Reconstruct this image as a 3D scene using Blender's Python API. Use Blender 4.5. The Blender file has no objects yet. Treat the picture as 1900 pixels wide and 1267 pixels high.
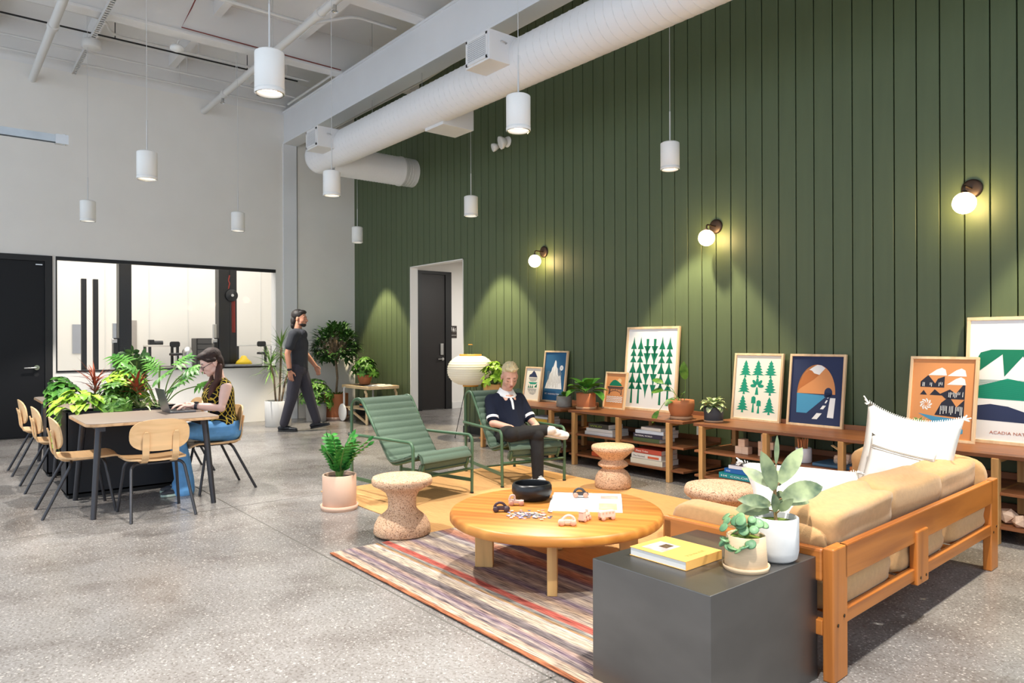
import bpy, bmesh, math, random
from math import sin, cos, pi, radians, sqrt
from mathutils import Vector, Matrix, Euler
random.seed(7)
COL = bpy.context.scene.collection
V = Vector

# ------------------------------------------------------------------ materials
MATS = {}
def lin(c):
    return tuple(((x/255)/12.92 if x/255 <= .04045 else ((x/255+.055)/1.055)**2.4) for x in c)
def mat(name, rgb, rough=.5, metal=0., spec=.5, noise=None, bump=None, emit=None, coat=0., sheen=0., alpha_tr=0., sub=0.):
    """Principled material; noise=(scale, amount, (stretch xyz)) mottles the colour, bump=(scale, strength)."""
    if name in MATS: return MATS[name]
    m = bpy.data.materials.new(name); m.use_nodes = True
    nt = m.node_tree; b = nt.nodes['Principled BSDF']; L = nt.links
    c = lin(rgb) + (1,)
    b.inputs['Base Color'].default_value = c
    b.inputs['Roughness'].default_value = rough
    b.inputs['Metallic'].default_value = metal
    b.inputs['Specular IOR Level'].default_value = spec
    b.inputs['Coat Weight'].default_value = coat
    b.inputs['Sheen Weight'].default_value = sheen
    if sub:
        b.inputs['Subsurface Weight'].default_value = sub
        b.inputs['Subsurface Radius'].default_value = (.02, .008, .005)
    if alpha_tr: b.inputs['Transmission Weight'].default_value = alpha_tr
    if emit:
        b.inputs['Emission Color'].default_value = lin(emit[0]) + (1,)
        b.inputs['Emission Strength'].default_value = emit[1]
    tc = None
    if noise or bump:
        tc = nt.nodes.new('ShaderNodeTexCoord')
    if noise:
        sc, am = noise[0], noise[1]
        st = noise[2] if len(noise) > 2 else (1, 1, 1)
        mp = nt.nodes.new('ShaderNodeMapping'); mp.inputs['Scale'].default_value = st
        n = nt.nodes.new('ShaderNodeTexNoise'); n.inputs['Scale'].default_value = sc; n.inputs['Detail'].default_value = 4
        L.new(tc.outputs['Object'], mp.inputs[0]); L.new(mp.outputs[0], n.inputs['Vector'])
        r = nt.nodes.new('ShaderNodeValToRGB')
        r.color_ramp.elements[0].position = .3; r.color_ramp.elements[1].position = .7
        r.color_ramp.elements[0].color = tuple(x*(1-am) for x in c[:3]) + (1,)
        r.color_ramp.elements[1].color = tuple(min(1, x*(1+am*.7)) for x in c[:3]) + (1,)
        L.new(n.outputs['Fac'], r.inputs[0]); L.new(r.outputs[0], b.inputs['Base Color'])
    if bump:
        n2 = nt.nodes.new('ShaderNodeTexNoise'); n2.inputs['Scale'].default_value = bump[0]; n2.inputs['Detail'].default_value = 3
        bp = nt.nodes.new('ShaderNodeBump'); bp.inputs['Strength'].default_value = bump[1]; bp.inputs['Distance'].default_value = .005
        L.new(tc.outputs['Object'], n2.inputs['Vector']); L.new(n2.outputs['Fac'], bp.inputs['Height']); L.new(bp.outputs[0], b.inputs['Normal'])
    MATS[name] = m
    return m
def nodes(m): return m.node_tree.nodes, m.node_tree.links, m.node_tree.nodes['Principled BSDF']
def ramp(nt_nodes, stops, interp='LINEAR'):
    r = nt_nodes.new('ShaderNodeValToRGB'); e = r.color_ramp.elements; r.color_ramp.interpolation = interp
    while len(e) < len(stops): e.new(.5)
    for el, (p, c) in zip(e, stops):
        el.position = p; el.color = lin(c) + (1,)
    return r
def wood(name, rgb, dark, axis=0, scale=9., rough=.45, coat=0., rings=5.):
    """wood with grain running along the given object axis"""
    if name in MATS: return MATS[name]
    m = mat(name, rgb, rough, coat=coat); N, L, b = nodes(m)
    tc = N.new('ShaderNodeTexCoord'); mp = N.new('ShaderNodeMapping')
    s = [scale*2.2]*3; s[axis] = scale*.16; mp.inputs['Scale'].default_value = s
    n = N.new('ShaderNodeTexNoise'); n.inputs['Scale'].default_value = 1.; n.inputs['Detail'].default_value = 6; n.inputs['Distortion'].default_value = .6
    r = ramp(N, [(.28, dark), (.5, rgb), (.75, tuple(min(255, int(x*1.08)) for x in rgb))])
    L.new(tc.outputs['Object'], mp.inputs[0]); L.new(mp.outputs[0], n.inputs['Vector']); L.new(n.outputs['Fac'], r.inputs[0]); L.new(r.outputs[0], b.inputs['Base Color'])
    return m

# ------------------------------------------------------------------ mesh builder
def frame_of(d):
    d = d.normalized(); a = V((0, 0, 1)) if abs(d.z) < .95 else V((1, 0, 0))
    u = d.cross(a).normalized(); return u, u.cross(d).normalized()
class MB:
    def __init__(s): s.v = []; s.f = []; s.mi = []; s.sm = []; s.m = 0; s.smooth = False; s.T = None
    def add(s, vs, fs, smooth=None):
        o = len(s.v)
        if s.T is not None: vs = [s.T @ V(p) for p in vs]
        s.v += [tuple(p) for p in vs]
        for f in fs:
            s.f.append([i+o for i in f]); s.mi.append(s.m); s.sm.append(s.smooth if smooth is None else smooth)
        return s
    def box(s, c, d, rot=None):
        x, y, z = d[0]/2, d[1]/2, d[2]/2
        vs = [V((a*x, b*y, e*z)) for e in (-1, 1) for b in (-1, 1) for a in (-1, 1)]
        if rot is not None: R = rot if isinstance(rot, Matrix) else Euler(rot).to_matrix(); vs = [R @ p for p in vs]
        vs = [p+V(c) for p in vs]
        return s.add(vs, [(0, 2, 3, 1), (4, 5, 7, 6), (0, 1, 5, 4), (2, 6, 7, 3), (0, 4, 6, 2), (1, 3, 7, 5)], False)
    def box2(s, a, b): return s.box([(p+q)/2 for p, q in zip(a, b)], [abs(q-p) for p, q in zip(a, b)])
    def bar(s, p, q, w, h, up=(0, 0, 1)):
        """rectangular bar from p to q, w across, h along up"""
        p, q = V(p), V(q); d = (q-p); l = d.length; d.normalize(); u = V(up); side = d.cross(u)
        if side.length < 1e-4: u = V((1, 0, 0)); side = d.cross(u)
        side.normalize(); u = side.cross(d).normalized()
        R = Matrix((side, d, u)).transposed()
        return s.box((p+q)/2, (w, l, h), R)
    def tube(s, pts, r, n=8, cap=True, rs=None):
        pts = [V(p) for p in pts]; k = len(pts); vs = []; u = None
        for i, p in enumerate(pts):
            d = (pts[min(i+1, k-1)]-pts[max(i-1, 0)])
            if d.length < 1e-7: d = V((0, 0, 1))
            d.normalize()
            if u is None: u, w = frame_of(d)
            else:
                u = (u-d*u.dot(d))
                if u.length < 1e-5: u, w = frame_of(d)
                u.normalize(); w = u.cross(d)
            rr = rs[i] if rs else r
            vs += [p+(u*cos(2*pi*j/n)+w*sin(2*pi*j/n))*rr for j in range(n)]
        fs = [(i*n+j, i*n+(j+1) % n, (i+1)*n+(j+1) % n, (i+1)*n+j) for i in range(k-1) for j in range(n)]
        s.add(vs, fs, True)
        if cap: s.add(vs[:n], [list(range(n))], False); s.add(vs[-n:], [list(range(n))[::-1]], False)
        return s
    def cyl(s, p, q, r, r2=None, n=16, cap=True): return s.tube([p, q], r, n, cap, [r, r if r2 is None else r2])
    def lathe(s, prof, c=(0, 0, 0), n=28, ax=None):
        """prof: list of (r, h); axis z unless ax given"""
        c = V(c); a = V(ax or (0, 0, 1)).normalized()
        u, w = (V((1, 0, 0)), V((0, 1, 0))) if ax is None else frame_of(a)
        vs = [c+a*h+(u*cos(2*pi*j/n)+w*sin(2*pi*j/n))*max(r, 1e-5) for r, h in prof for j in range(n)]
        fs = [(i*n+j, i*n+(j+1) % n, (i+1)*n+(j+1) % n, (i+1)*n+j) for i in range(len(prof)-1) for j in range(n)]
        return s.add(vs, fs, True)
    def sphere(s, c, r, n=12, m=8, R=None):
        r = (r, r, r) if not hasattr(r, '__len__') else r; c = V(c); vs = []
        for i in range(m+1):
            t = pi*i/m
            for j in range(n):
                p = V((r[0]*sin(t)*cos(2*pi*j/n), r[1]*sin(t)*sin(2*pi*j/n), r[2]*cos(t)))
                if R is not None: p = R @ p
                vs.append(c+p)
        return s.add(vs, [(i*n+j, (i+1)*n+j, (i+1)*n+(j+1) % n, i*n+(j+1) % n) for i in range(m) for j in range(n)], True)
    def prism(s, poly, t, O=(0, 0, 0), X=(1, 0, 0), Y=(0, 1, 0), both=True):
        """2-D polygon extruded by t along X x Y"""
        O, X, Y = V(O), V(X), V(Y); Z = X.cross(Y).normalized(); n = len(poly)
        a = [O+X*x+Y*y for x, y in poly]; b = [p+Z*t for p in a]
        fs = [list(range(n))[::-1], [i+n for i in range(n)]]+[(i, (i+1) % n, (i+1) % n+n, i+n) for i in range(n)]
        return s.add(a+b, fs, False)
    def flat(s, poly, O=(0, 0, 0), X=(1, 0, 0), Y=(0, 1, 0), h=0):
        O, X, Y = V(O), V(X), V(Y); Z = X.cross(Y).normalized()
        return s.add([O+X*x+Y*y+Z*h for x, y in poly], [list(range(len(poly)))], False)
    def loft(s, rings, close=True, cap=True, smooth=True):
        n = len(rings[0]); vs = [p for r in rings for p in r]
        fs = [(i*n+j, i*n+(j+1) % n, (i+1)*n+(j+1) % n, (i+1)*n+j) for i in range(len(rings)-1) for j in range(n if close else n-1)]
        if cap: fs += [list(range(n))[::-1], [(len(rings)-1)*n+j for j in range(n)]]
        return s.add(vs, fs, smooth)
    def grid(s, fn, nu, nv, smooth=True):
        vs = [fn(i/nu, j/nv) for j in range(nv+1) for i in range(nu+1)]
        return s.add(vs, [(j*(nu+1)+i, j*(nu+1)+i+1, (j+1)*(nu+1)+i+1, (j+1)*(nu+1)+i) for j in range(nv) for i in range(nu)], smooth)
    def leaf(s, p, d, L, W, droop=.3, shape='oval', up=(0, 0, 1), fold=.15, n=6, curl=0.):
        """a leaf blade starting at p, heading d; droop bends it toward the ground"""
        p, d, up = V(p), V(d).normalized(), V(up)
        side = d.cross(up)
        if side.length < .05: side = d.cross(V((random.random()-.5, random.random()-.5, .1)))
        side.normalize(); nor = side.cross(d).normalized()
        prof = {'oval': lambda t: sin(pi*min(1, t*.93+.07))**.75, 'lance': lambda t: (sin(pi*t)**.6)*(1-.35*t) if t > 0 else .05,
                'heart': lambda t: (1-t)**.55*min(1, (t+.04)*9)**.5*1.1, 'strap': lambda t: min(1, (1-t)*2.2, .45+t*2.)}[shape]
        cs = []; q = p.copy(); dd = d.copy(); nn = nor.copy(); st = L/n
        for i in range(n+1):
            cs.append((q.copy(), nn.copy(), prof(i/n) if i < n else .02))
            ang = -droop/n; R = Matrix.Rotation(ang, 3, side); dd = R @ dd; nn = R @ nn; q = q+dd*st
        vs = []
        for q, nn, w in cs:
            vs += [q-side*W*.5*w+nn*W*fold*w, q, q+side*W*.5*w+nn*W*fold*w]
        return s.add(vs, [(3*i+j, 3*i+j+1, 3*i+j+4, 3*i+j+3) for i in range(n) for j in (0, 1)], True)
    def build(s, name, mats, parent=None, bevel=0., seg=2, sub=0, loc=None, merge=False, auto=None):
        me = bpy.data.meshes.new(name); me.from_pydata(s.v, [], s.f)
        for m in (mats if isinstance(mats, (list, tuple)) else [mats]): me.materials.append(m)
        me.polygons.foreach_set('material_index', s.mi); me.polygons.foreach_set('use_smooth', s.sm)
        if merge:
            bm = bmesh.new(); bm.from_mesh(me); bmesh.ops.remove_doubles(bm, verts=bm.verts, dist=1e-5); bmesh.ops.recalc_face_normals(bm, faces=bm.faces); bm.to_mesh(me); bm.free()
        me.update()
        o = bpy.data.objects.new(name, me); COL.objects.link(o)
        if parent is not None: o.parent = parent
        if loc is not None: o.location = loc
        if bevel:
            md = o.modifiers.new('Bevel', 'BEVEL'); md.width = bevel; md.segments = seg; md.limit_method = 'ANGLE'; md.angle_limit = radians(40)
        if sub:
            md = o.modifiers.new('Subdivision', 'SUBSURF'); md.levels = sub; md.render_levels = sub
        return o

def tag(o, label, cat, group=None, kind=None):
    o['label'] = label; o['category'] = cat
    if group: o['group'] = group
    if kind: o['kind'] = kind
    return o
def thing(name, label, cat, loc=(0, 0, 0), rz=0., group=None):
    o = bpy.data.objects.new(name, None); COL.objects.link(o); o.empty_display_size = .1
    o.location = loc; o.rotation_euler = (0, 0, rz)
    return tag(o, label, cat, group)
def struct(o):
    o['kind'] = 'structure'; return o
def dup(o, loc=None, rz=None, label=None, parent=None):
    """copy a thing with its parts and sub-parts"""
    c = o.copy(); COL.objects.link(c)
    if parent is not None: c.parent = parent; c.matrix_parent_inverse = o.matrix_parent_inverse
    if loc is not None: c.location = loc
    if rz is not None: c.rotation_euler = (0, 0, rz)
    if label: c['label'] = label
    for ch in list(o.children): dup(ch, parent=c)
    return c
def arc(c, r, a0, a1, n, plane='xz'):
    out = []
    for i in range(n+1):
        a = a0+(a1-a0)*i/n
        p = {'xz': (r*cos(a), 0, r*sin(a)), 'xy': (r*cos(a), r*sin(a), 0), 'yz': (0, r*cos(a), r*sin(a))}[plane]
        out.append(V(c)+V(p))
    return out
def rounded(pts, r, n=5):
    """polyline with its inner corners rounded"""
    pts = [V(p) for p in pts]; out = [pts[0]]
    for a, b, c in zip(pts, pts[1:], pts[2:]):
        d1 = (a-b); d2 = (c-b); t = min(r, d1.length*.48, d2.length*.48); p = b+d1.normalized()*t; q = b+d2.normalized()*t
        for i in range(n+1):
            k = i/n; out.append(p*(1-k)**2+b*2*k*(1-k)+q*k*k)
    return out+[pts[-1]]
def rrect(w, h, r, n=5):
    out = []
    for cx, cy, a in ((w/2-r, h/2-r, 0), (-w/2+r, h/2-r, 90), (-w/2+r, -h/2+r, 180), (w/2-r, -h/2+r, 270)):
        out += [(cx+r*cos(radians(a+90*i/n)), cy+r*sin(radians(a+90*i/n))) for i in range(n+1)]
    return out
def circ(cx, cy, r, n=24, ry=None): return [(cx+r*cos(2*pi*i/n), cy+(ry or r)*sin(2*pi*i/n)) for i in range(n)]
def bake(o):
    """make the modifiers of o real"""
    dg = bpy.context.evaluated_depsgraph_get(); dg.update()
    me = bpy.data.meshes.new_from_object(o.evaluated_get(dg)); old = o.data
    o.modifiers.clear(); me.name = o.name; o.data = me
    if old.users == 0: bpy.data.meshes.remove(old)
    return o
def text(name, body, size, m, parent, O, X, Y, align='LEFT', depth=.0004, width=None):
    cu = bpy.data.curves.new(name, 'FONT'); cu.body = body; cu.size = size; cu.align_x = align; cu.extrude = depth; cu.resolution_u = 2
    t = bpy.data.objects.new(name, cu); COL.objects.link(t)
    dg = bpy.context.evaluated_depsgraph_get(); dg.update()
    me = bpy.data.meshes.new_from_object(t.evaluated_get(dg)); bpy.data.objects.remove(t); bpy.data.curves.remove(cu)
    X, Y, O = V(X).normalized(), V(Y).normalized(), V(O); Z = X.cross(Y)
    k = 1.
    if width:
        xs = [v.co.x for v in me.vertices]; k = width/(max(xs)-min(xs))
    for v in me.vertices: v.co = O+X*(v.co.x*k)+Y*v.co.y+Z*v.co.z
    me.materials.clear(); me.materials.append(m)
    o = bpy.data.objects.new(name, me); COL.objects.link(o)
    if parent is not None: o.parent = parent
    return o
# ------------------------------------------------------------------ camera, world, view
scene = bpy.context.scene
CAMH = 1.33
cam = bpy.data.cameras.new('camera'); cam.sensor_width = 36; cam.lens = 36*1330.84/1900; cam.clip_start = .05; cam.clip_end = 200
cam.shift_y = (632.19-633.5)/1900
co = bpy.data.objects.new('camera', cam); COL.objects.link(co); scene.camera = co
yaw, roll = radians(50.874), radians(-.2)
co.rotation_euler = Euler((pi/2, roll*-1*-1, yaw), 'XYZ'); co.location = (0, 0, CAMH)
Fv = V((-sin(yaw), cos(yaw), 0)); Rv = V((cos(yaw), sin(yaw), 0)); Uv = V((0, 0, 1))
R3 = Rv*cos(roll)+Uv*sin(roll); U3 = Uv*cos(roll)-Rv*sin(roll)
co.rotation_euler = Matrix((R3, U3, -Fv)).transposed().to_euler()
scene.view_settings.view_transform = 'Standard'; scene.view_settings.look = 'None'; scene.view_settings.gamma = 1
scene.view_settings.exposure = 0.58
try: scene.view_settings.use_curve_mapping = False
except Exception: pass
w = bpy.data.worlds.new('World'); scene.world = w; w.use_nodes = True
bg = w.node_tree.nodes['Background']; bg.inputs[0].default_value = (.80, .91, 1.04, 1); bg.inputs[1].default_value = 1.05

XW, YG = -11.97, 6.05          # white wall plane, green wall plane
XE, YS = 2.2, -3.6             # how far floor and ceiling run on towards the glazed sides

# ------------------------------------------------------------------ setting materials
m_white = mat('white_wall_paint', (232, 228, 222), .75, noise=(2.5, .02), bump=(90, .08))
m_white2 = mat('white_trim_paint', (226, 224, 220), .5)
m_ceil = mat('ceiling_paint', (228, 226, 224), .7, noise=(1.3, .04))
m_beam = mat('beam_paint', (228, 229, 232), .6, noise=(2, .03))
m_black = mat('black_paint', (14, 14, 16), .5)
m_blackdoor = mat('black_door_paint', (13, 14, 18), .5, spec=.3)
m_browndoor = mat('dark_brown_door', (24, 19, 18), .5)
m_steel = mat('brushed_steel', (190, 190, 190), .3, metal=1.)
m_chrome = mat('chrome', (215, 215, 215), .12, metal=1.)
m_green = mat('green_board_paint', (80, 93, 63), .5, noise=(3, .05, (6, 6, .6)))
m_glass = bpy.data.materials.new('clear_glass'); m_glass.use_nodes = True
_N = m_glass.node_tree.nodes; _L = m_glass.node_tree.links; _N.remove(_N['Principled BSDF'])
_t = _N.new('ShaderNodeBsdfTransparent'); _g = _N.new('ShaderNodeBsdfGlossy'); _g.inputs['Roughness'].default_value = .02
_fr = _N.new('ShaderNodeFresnel'); _fr.inputs[0].default_value = 1.45; _mx = _N.new('ShaderNodeMixShader')
_sc = _N.new('ShaderNodeMath'); _sc.operation = 'MULTIPLY'; _sc.inputs[1].default_value = .12
_L.new(_fr.outputs[0], _sc.inputs[0]); _L.new(_sc.outputs[0], _mx.inputs[0]); _L.new(_t.outputs[0], _mx.inputs[1]); _L.new(_g.outputs[0], _mx.inputs[2]); _L.new(_mx.outputs[0], _N['Material Output'].inputs[0])

# polished concrete with exposed aggregate
m_floor = mat('polished_concrete', (150, 147, 141), .26); N, L, b = nodes(m_floor)
tc = N.new('ShaderNodeTexCoord')
def ntex(kind, sc, det=4, dist=0., rough=.5):
    n = N.new(kind); n.inputs['Scale'].default_value = sc
    if kind == 'ShaderNodeTexNoise': n.inputs['Detail'].default_value = det; n.inputs['Distortion'].default_value = dist; n.inputs['Roughness'].default_value = rough
    L.new(tc.outputs['Object'], n.inputs['Vector']); return n
def mixn(kind, fac, a, b2):
    n = N.new('ShaderNodeMixRGB'); n.blend_type = kind
    if isinstance(fac, float): n.inputs[0].default_value = fac
    else: L.new(fac, n.inputs[0])
    L.new(a, n.inputs[1])
    if isinstance(b2, tuple): n.inputs[2].default_value = lin(b2)+(1,)
    else: L.new(b2, n.inputs[2])
    return n.outputs[0]
n1 = ntex('ShaderNodeTexNoise', .55, 5, .4, .55); r1 = ramp(N, [(.25, (112, 108, 106)), (.5, (141, 138, 136)), (.75, (162, 159, 157))]); L.new(n1.outputs['Fac'], r1.inputs[0])
n2 = ntex('ShaderNodeTexNoise', 2.6, 6, .3, .6); r2 = ramp(N, [(.3, (205, 198, 194)), (.5, (244, 242, 240)), (.7, (255, 255, 255))]); L.new(n2.outputs['Fac'], r2.inputs[0])
col = mixn('MULTIPLY', .9, r1.outputs[0], r2.outputs[0])
n3 = ntex('ShaderNodeTexNoise', 70, 3); r3 = ramp(N, [(.34, (196, 190, 184)), (.5, (250, 249, 248)), (.68, (255, 255, 255))]); L.new(n3.outputs['Fac'], r3.inputs[0])
col = mixn('MULTIPLY', .8, col, r3.outputs[0])
for sc, lo, hi, cl, cd in ((120, .88, .1, (226, 222, 216), (92, 86, 82)), (62, .94, .04, (216, 210, 202), (104, 94, 86))):
    v = ntex('ShaderNodeTexVoronoi', sc); sp = N.new('ShaderNodeSeparateColor'); L.new(v.outputs['Color'], sp.inputs[0])
    dm = ramp(N, [(0, (255, 255, 255)), (.3, (255, 255, 255)), (.5, (0, 0, 0)), (1, (0, 0, 0))]); L.new(v.outputs['Distance'], dm.inputs[0])
    for thr, c, up in ((lo, cl, True), (hi, cd, False)):
        g = N.new('ShaderNodeMath'); g.operation = 'GREATER_THAN' if up else 'LESS_THAN'; g.inputs[1].default_value = thr; L.new(sp.outputs[0], g.inputs[0])
        m2 = N.new('ShaderNodeMath'); m2.operation = 'MULTIPLY'; L.new(g.outputs[0], m2.inputs[0]); L.new(dm.outputs[0], m2.inputs[1])
        m3 = N.new('ShaderNodeMath'); m3.operation = 'MULTIPLY'; m3.inputs[1].default_value = .42; L.new(m2.outputs[0], m3.inputs[0]); col = mixn('MIX', m3.outputs[0], col, c)
L.new(col, b.inputs['Base Color'])
rr = N.new('ShaderNodeMapRange'); rr.inputs['From Min'].default_value = .3; rr.inputs['From Max'].default_value = .7; rr.inputs['To Min'].default_value = .24; rr.inputs['To Max'].default_value = .36
L.new(n2.outputs['Fac'], rr.inputs[0]); pass; 0 and L.new(rr.outputs[0], b.inputs['Roughness'])

# ------------------------------------------------------------------ shell
struct(MB().box2((-19.5, YS, -.1), (XE, 11, 0)).build('floor', m_floor))
# control joints cut in the slab
j = MB()
for y in (-1.9, 1.9): j.box2((XW, y-.004, 0), (XE, y+.004, .0012))
for x in (-9.7, -5.9, -2.1): j.box2((x-.004, YS, 0), (x+.004, YG, .0012))
struct(j.build('floor_joint_lines', mat('joint_filler', (96, 92, 86), .7)))

# green boarded wall: 26 mm boards with open grooves, doorway cut out (x -10.03..-8.54, z<2.53)
ZC = 5.78
gw = MB(); bw = .1685; x = XW
while x < XE:
    x1 = min(x+bw-.009, XE)
    z0 = 2.53 if (x1 > -10.03 and x < -8.54) else 0.
    a, b_ = x, x1
    if z0 and a < -10.03: gw.box2((a, YG-.012, 0), (-10.03, YG+.02, 2.53)); gw.box2((a, YG-.012, 2.53), (b_, YG+.02, ZC))
    elif z0 and b_ > -8.54: gw.box2((-8.54, YG-.012, 0), (b_, YG+.02, 2.53)); gw.box2((a, YG-.012, 2.53), (b_, YG+.02, ZC))
    else: gw.box2((a, YG-.012, z0), (b_, YG+.02, ZC))
    x += bw
struct(gw.build('wall_back', m_green, bevel=.003, seg=1))
gb = MB()
gb.box2((XW, YG+.02, 0), (-10.03, YG+.12, ZC)); gb.box2((-8.54, YG+.02, 0), (XE, YG+.12, ZC)); gb.box2((-10.03, YG+.02, 2.53), (-8.54, YG+.12, ZC))
gbo = gb.build('wall_back_core', [mat('groove_green', (44, 54, 40), .7), m_white2]); struct(gbo)
tr = MB()
tr.box2((-10.03, YG-.014, 0), (-10.015, YG+.125, 2.53)); tr.box2((-8.555, YG-.014, 0), (-8.54, YG+.125, 2.53)); tr.box2((-10.03, YG-.014, 2.515), (-8.54, YG+.125, 2.53))
struct(tr.build('trim_1', m_white2))
bb = MB(); bb.box2((-11.9, YG-.026, 0), (-10.03, YG-.012, .1)); bb.box2((-8.54, YG-.026, 0), (XE, YG-.012, .1))
struct(bb.build('baseboard_back', mat('black_base', (28, 30, 28), .5)))
# hallway behind the doorway
hw = MB(); hw.box2((-11.85, 6.17, 0), (-11.75, 10.5, 2.9)); hw.box2((-11.85, 10.4, 0), (-7, 10.5, 2.9)); hw.box2((-7.6, 6.17, 0), (-7.5, 10.5, 2.9)); hw.box2((-11.85, 6.17, 2.9), (-7, 10.5, 3.0))
struct(hw.build('wall_hallway', m_white))
struct(MB().box2((-11.75, 8.02, 0), (-11.735, 10.4, .12)).build('baseboard_hallway', m_white2))
d = MB(); d.box2((-11.75, 7.3, .012), (-11.715, 7.84, 2.62)); door2 = d.build('door_2', m_browndoor, bevel=.003)
struct(door2)
fr = MB(); fr.box2((-11.75, 7.2, 0), (-11.69, 7.3, 2.68)); fr.box2((-11.75, 7.84, 0), (-11.69, 7.98, 2.68)); fr.box2((-11.75, 7.3, 2.62), (-11.69, 7.84, 2.68)); fr.build('door_frame', m_black, door2)
h = MB(); h.box2((-11.715, 7.72, 1.06), (-11.69, 7.79, 1.28)); h.build('keypad', m_steel, door2, bevel=.004)
h = MB(); h.cyl((-11.715, 7.755, .98), (-11.66, 7.755, .98), .028); h.tube([(-11.665, 7.755, .98), (-11.66, 7.64, .98)], .012); h.build('door_handle', m_chrome, door2)

# white wall with the window and the black door cut out
W0, W1, WZ0, WZ1 = 1.40, 4.57, .925, 2.50
ww = MB()
ww.box2((XW-.2, YS, 0), (XW, -.9, 5.2)); ww.box2((XW-.2, -.9, 2.55), (XW, 1.36, 5.2)); ww.box2((XW-.2, 1.36, 0), (XW, W1, WZ0-.02)); ww.box2((XW-.2, 1.36, 2.55), (XW, W1, 5.2)); ww.box2((XW-.2, 1.36, WZ0-.02), (XW, W0, 2.55)); ww.box2((XW-.2, W1, 0), (XW, YG, 5.2))
struct(ww.build('wall_left', m_white))
struct(MB().box2((XW-.03, YS, 5.2), (XW+.0, YG, 5.8)).build('wall_left_upper', m_ceil))
win = MB(); win.box2((XW-.07, W0, WZ1), (XW+.012, W1, WZ1+.05)); win.box2((XW-.07, W0, WZ0-.025), (XW+.014, W1, WZ0)); win.box2((XW-.07, W0, WZ0), (XW-.01, W0+.02, WZ1))
winf = win.build('window_1', m_black); struct(winf)
MB().box2((XW-.05, W0+.02, WZ0), (XW-.044, W1, WZ1)).build('window_glass', m_glass, winf)
d = MB(); d.box2((XW-.06, -.9, .02), (XW-.01, .22, 2.47)); d.box2((XW-.06, .225, .02), (XW-.01, 1.27, 2.47)); door1 = d.build('door_1', m_blackdoor, bevel=.003); struct(door1)
fr = MB(); fr.box2((XW-.1, 1.27, 0), (XW+.02, 1.36, 2.55)); fr.box2((XW-.1, -.9, 2.47), (XW+.02, 1.27, 2.55)); fr.build('door_frame', m_black, door1)
h = MB(); h.cyl((XW-.01, 1.17, .98), (XW+.04, 1.17, .98), .034); h.tube(rounded([(XW+.03, 1.17, .98), (XW+.06, 1.17, .98), (XW+.06, 1.02, .975)], .02), .012)
h.build('door_handle', m_chrome, door1)
MB().cyl((XW-.01, 1.17, .88), (XW-.004, 1.17, .88), .03).build('lock_cylinder', m_black, door1)
MB().box2((XW+.02, 1.16, 2.41), (XW+.035, 1.24, 2.425)).build('closer_arm', m_steel, door1)
# pilaster under the beam and skirting
pl = MB(); pl.box2((XW, 4.70, 0), (XW+.025, 4.94, 4.70)); struct(pl.build('trim_2', m_beam, bevel=.004))
struct(MB().box2((XW, 4.945, 0), (XW+.006, 4.958, 4.7)).build('trim_3', mat('joint_grey', (120, 122, 126), .7)))

# ------------------------------------------------------------------ main beam, ceiling deck, purlins
bm_ = MB(); bm_.box2((XW, 4.72, 4.70), (XE, 4.95, 5.25)); bm_.box2((XW, 4.705, 4.70), (XE, 4.965, 4.735)); bm_.box2((XW, 4.70, 5.225), (XE, 4.97, 5.255))
struct(bm_.build('beam_main', m_beam, bevel=.004))
struct(MB().box2((-19.5, YS, 5.78), (XE, 11, 5.9)).build('ceiling', m_ceil))
for i, x in enumerate((-9.8, -7.55, -5.2, -2.9, -.6, 1.7)):
    p = MB(); p.box2((x-.07, YS, 5.29), (x+.07, YG, 5.78)); p.box2((x-.1, YS, 5.256), (x+.1, YG, 5.29))
    struct(p.build('beam_purlin', m_ceil, bevel=.003))
jm = MB(); 
for y in [4.1-1.15*k for k in range(9)]:
    for a, b_ in ((XW, -9.87), (-9.73, -7.62), (-7.48, -5.27), (-5.13, -2.97), (-2.83, -.67), (-.53, 1.63), (1.77, XE)): jm.box2((a, y-.05, 5.60), (b_, y+.05, 5.78))
struct(jm.build('ceiling_joists', m_ceil))
# ------------------------------------------------------------------ pendants
m_pend = mat('pendant_white', (236, 236, 234), .4)
m_lens = mat('lamp_lens', (255, 250, 240), .5, emit=((255, 246, 230), 2.2))
m_cable = mat('cable_white', (205, 205, 205), .5)
PENDANTS = [(-10.8, 5.5), (-7.6, 5.5), (-4.36, 5.5), (-10.16, 3.35), (-7.1, 3.32), (-4.06, 3.37), (-10.5, 1.58), (-7.45, 1.61), (-4.41, 1.65)]
PL = ['small white cylinder pendant hanging before the corner where white and green walls meet',
      'white cylinder pendant hanging before the green boards above the small doorway and lantern',
      'white cylinder pendant hanging before the green boards between two glowing globe sconces',
      'small distant white cylinder pendant hanging over the end of the workshop window',
      'white cylinder pendant hanging in front of the stub end of the round duct',
      'white cylinder pendant hanging directly in front of the long white duct, covering a wall floodlight',
      'grey shaded cylinder pendant hanging from the slotted channel above the black door',
      'white cylinder pendant hanging in front of the blank white wall above the window',
      'largest white cylinder pendant, high up among the ceiling pipes and purlins']
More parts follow.
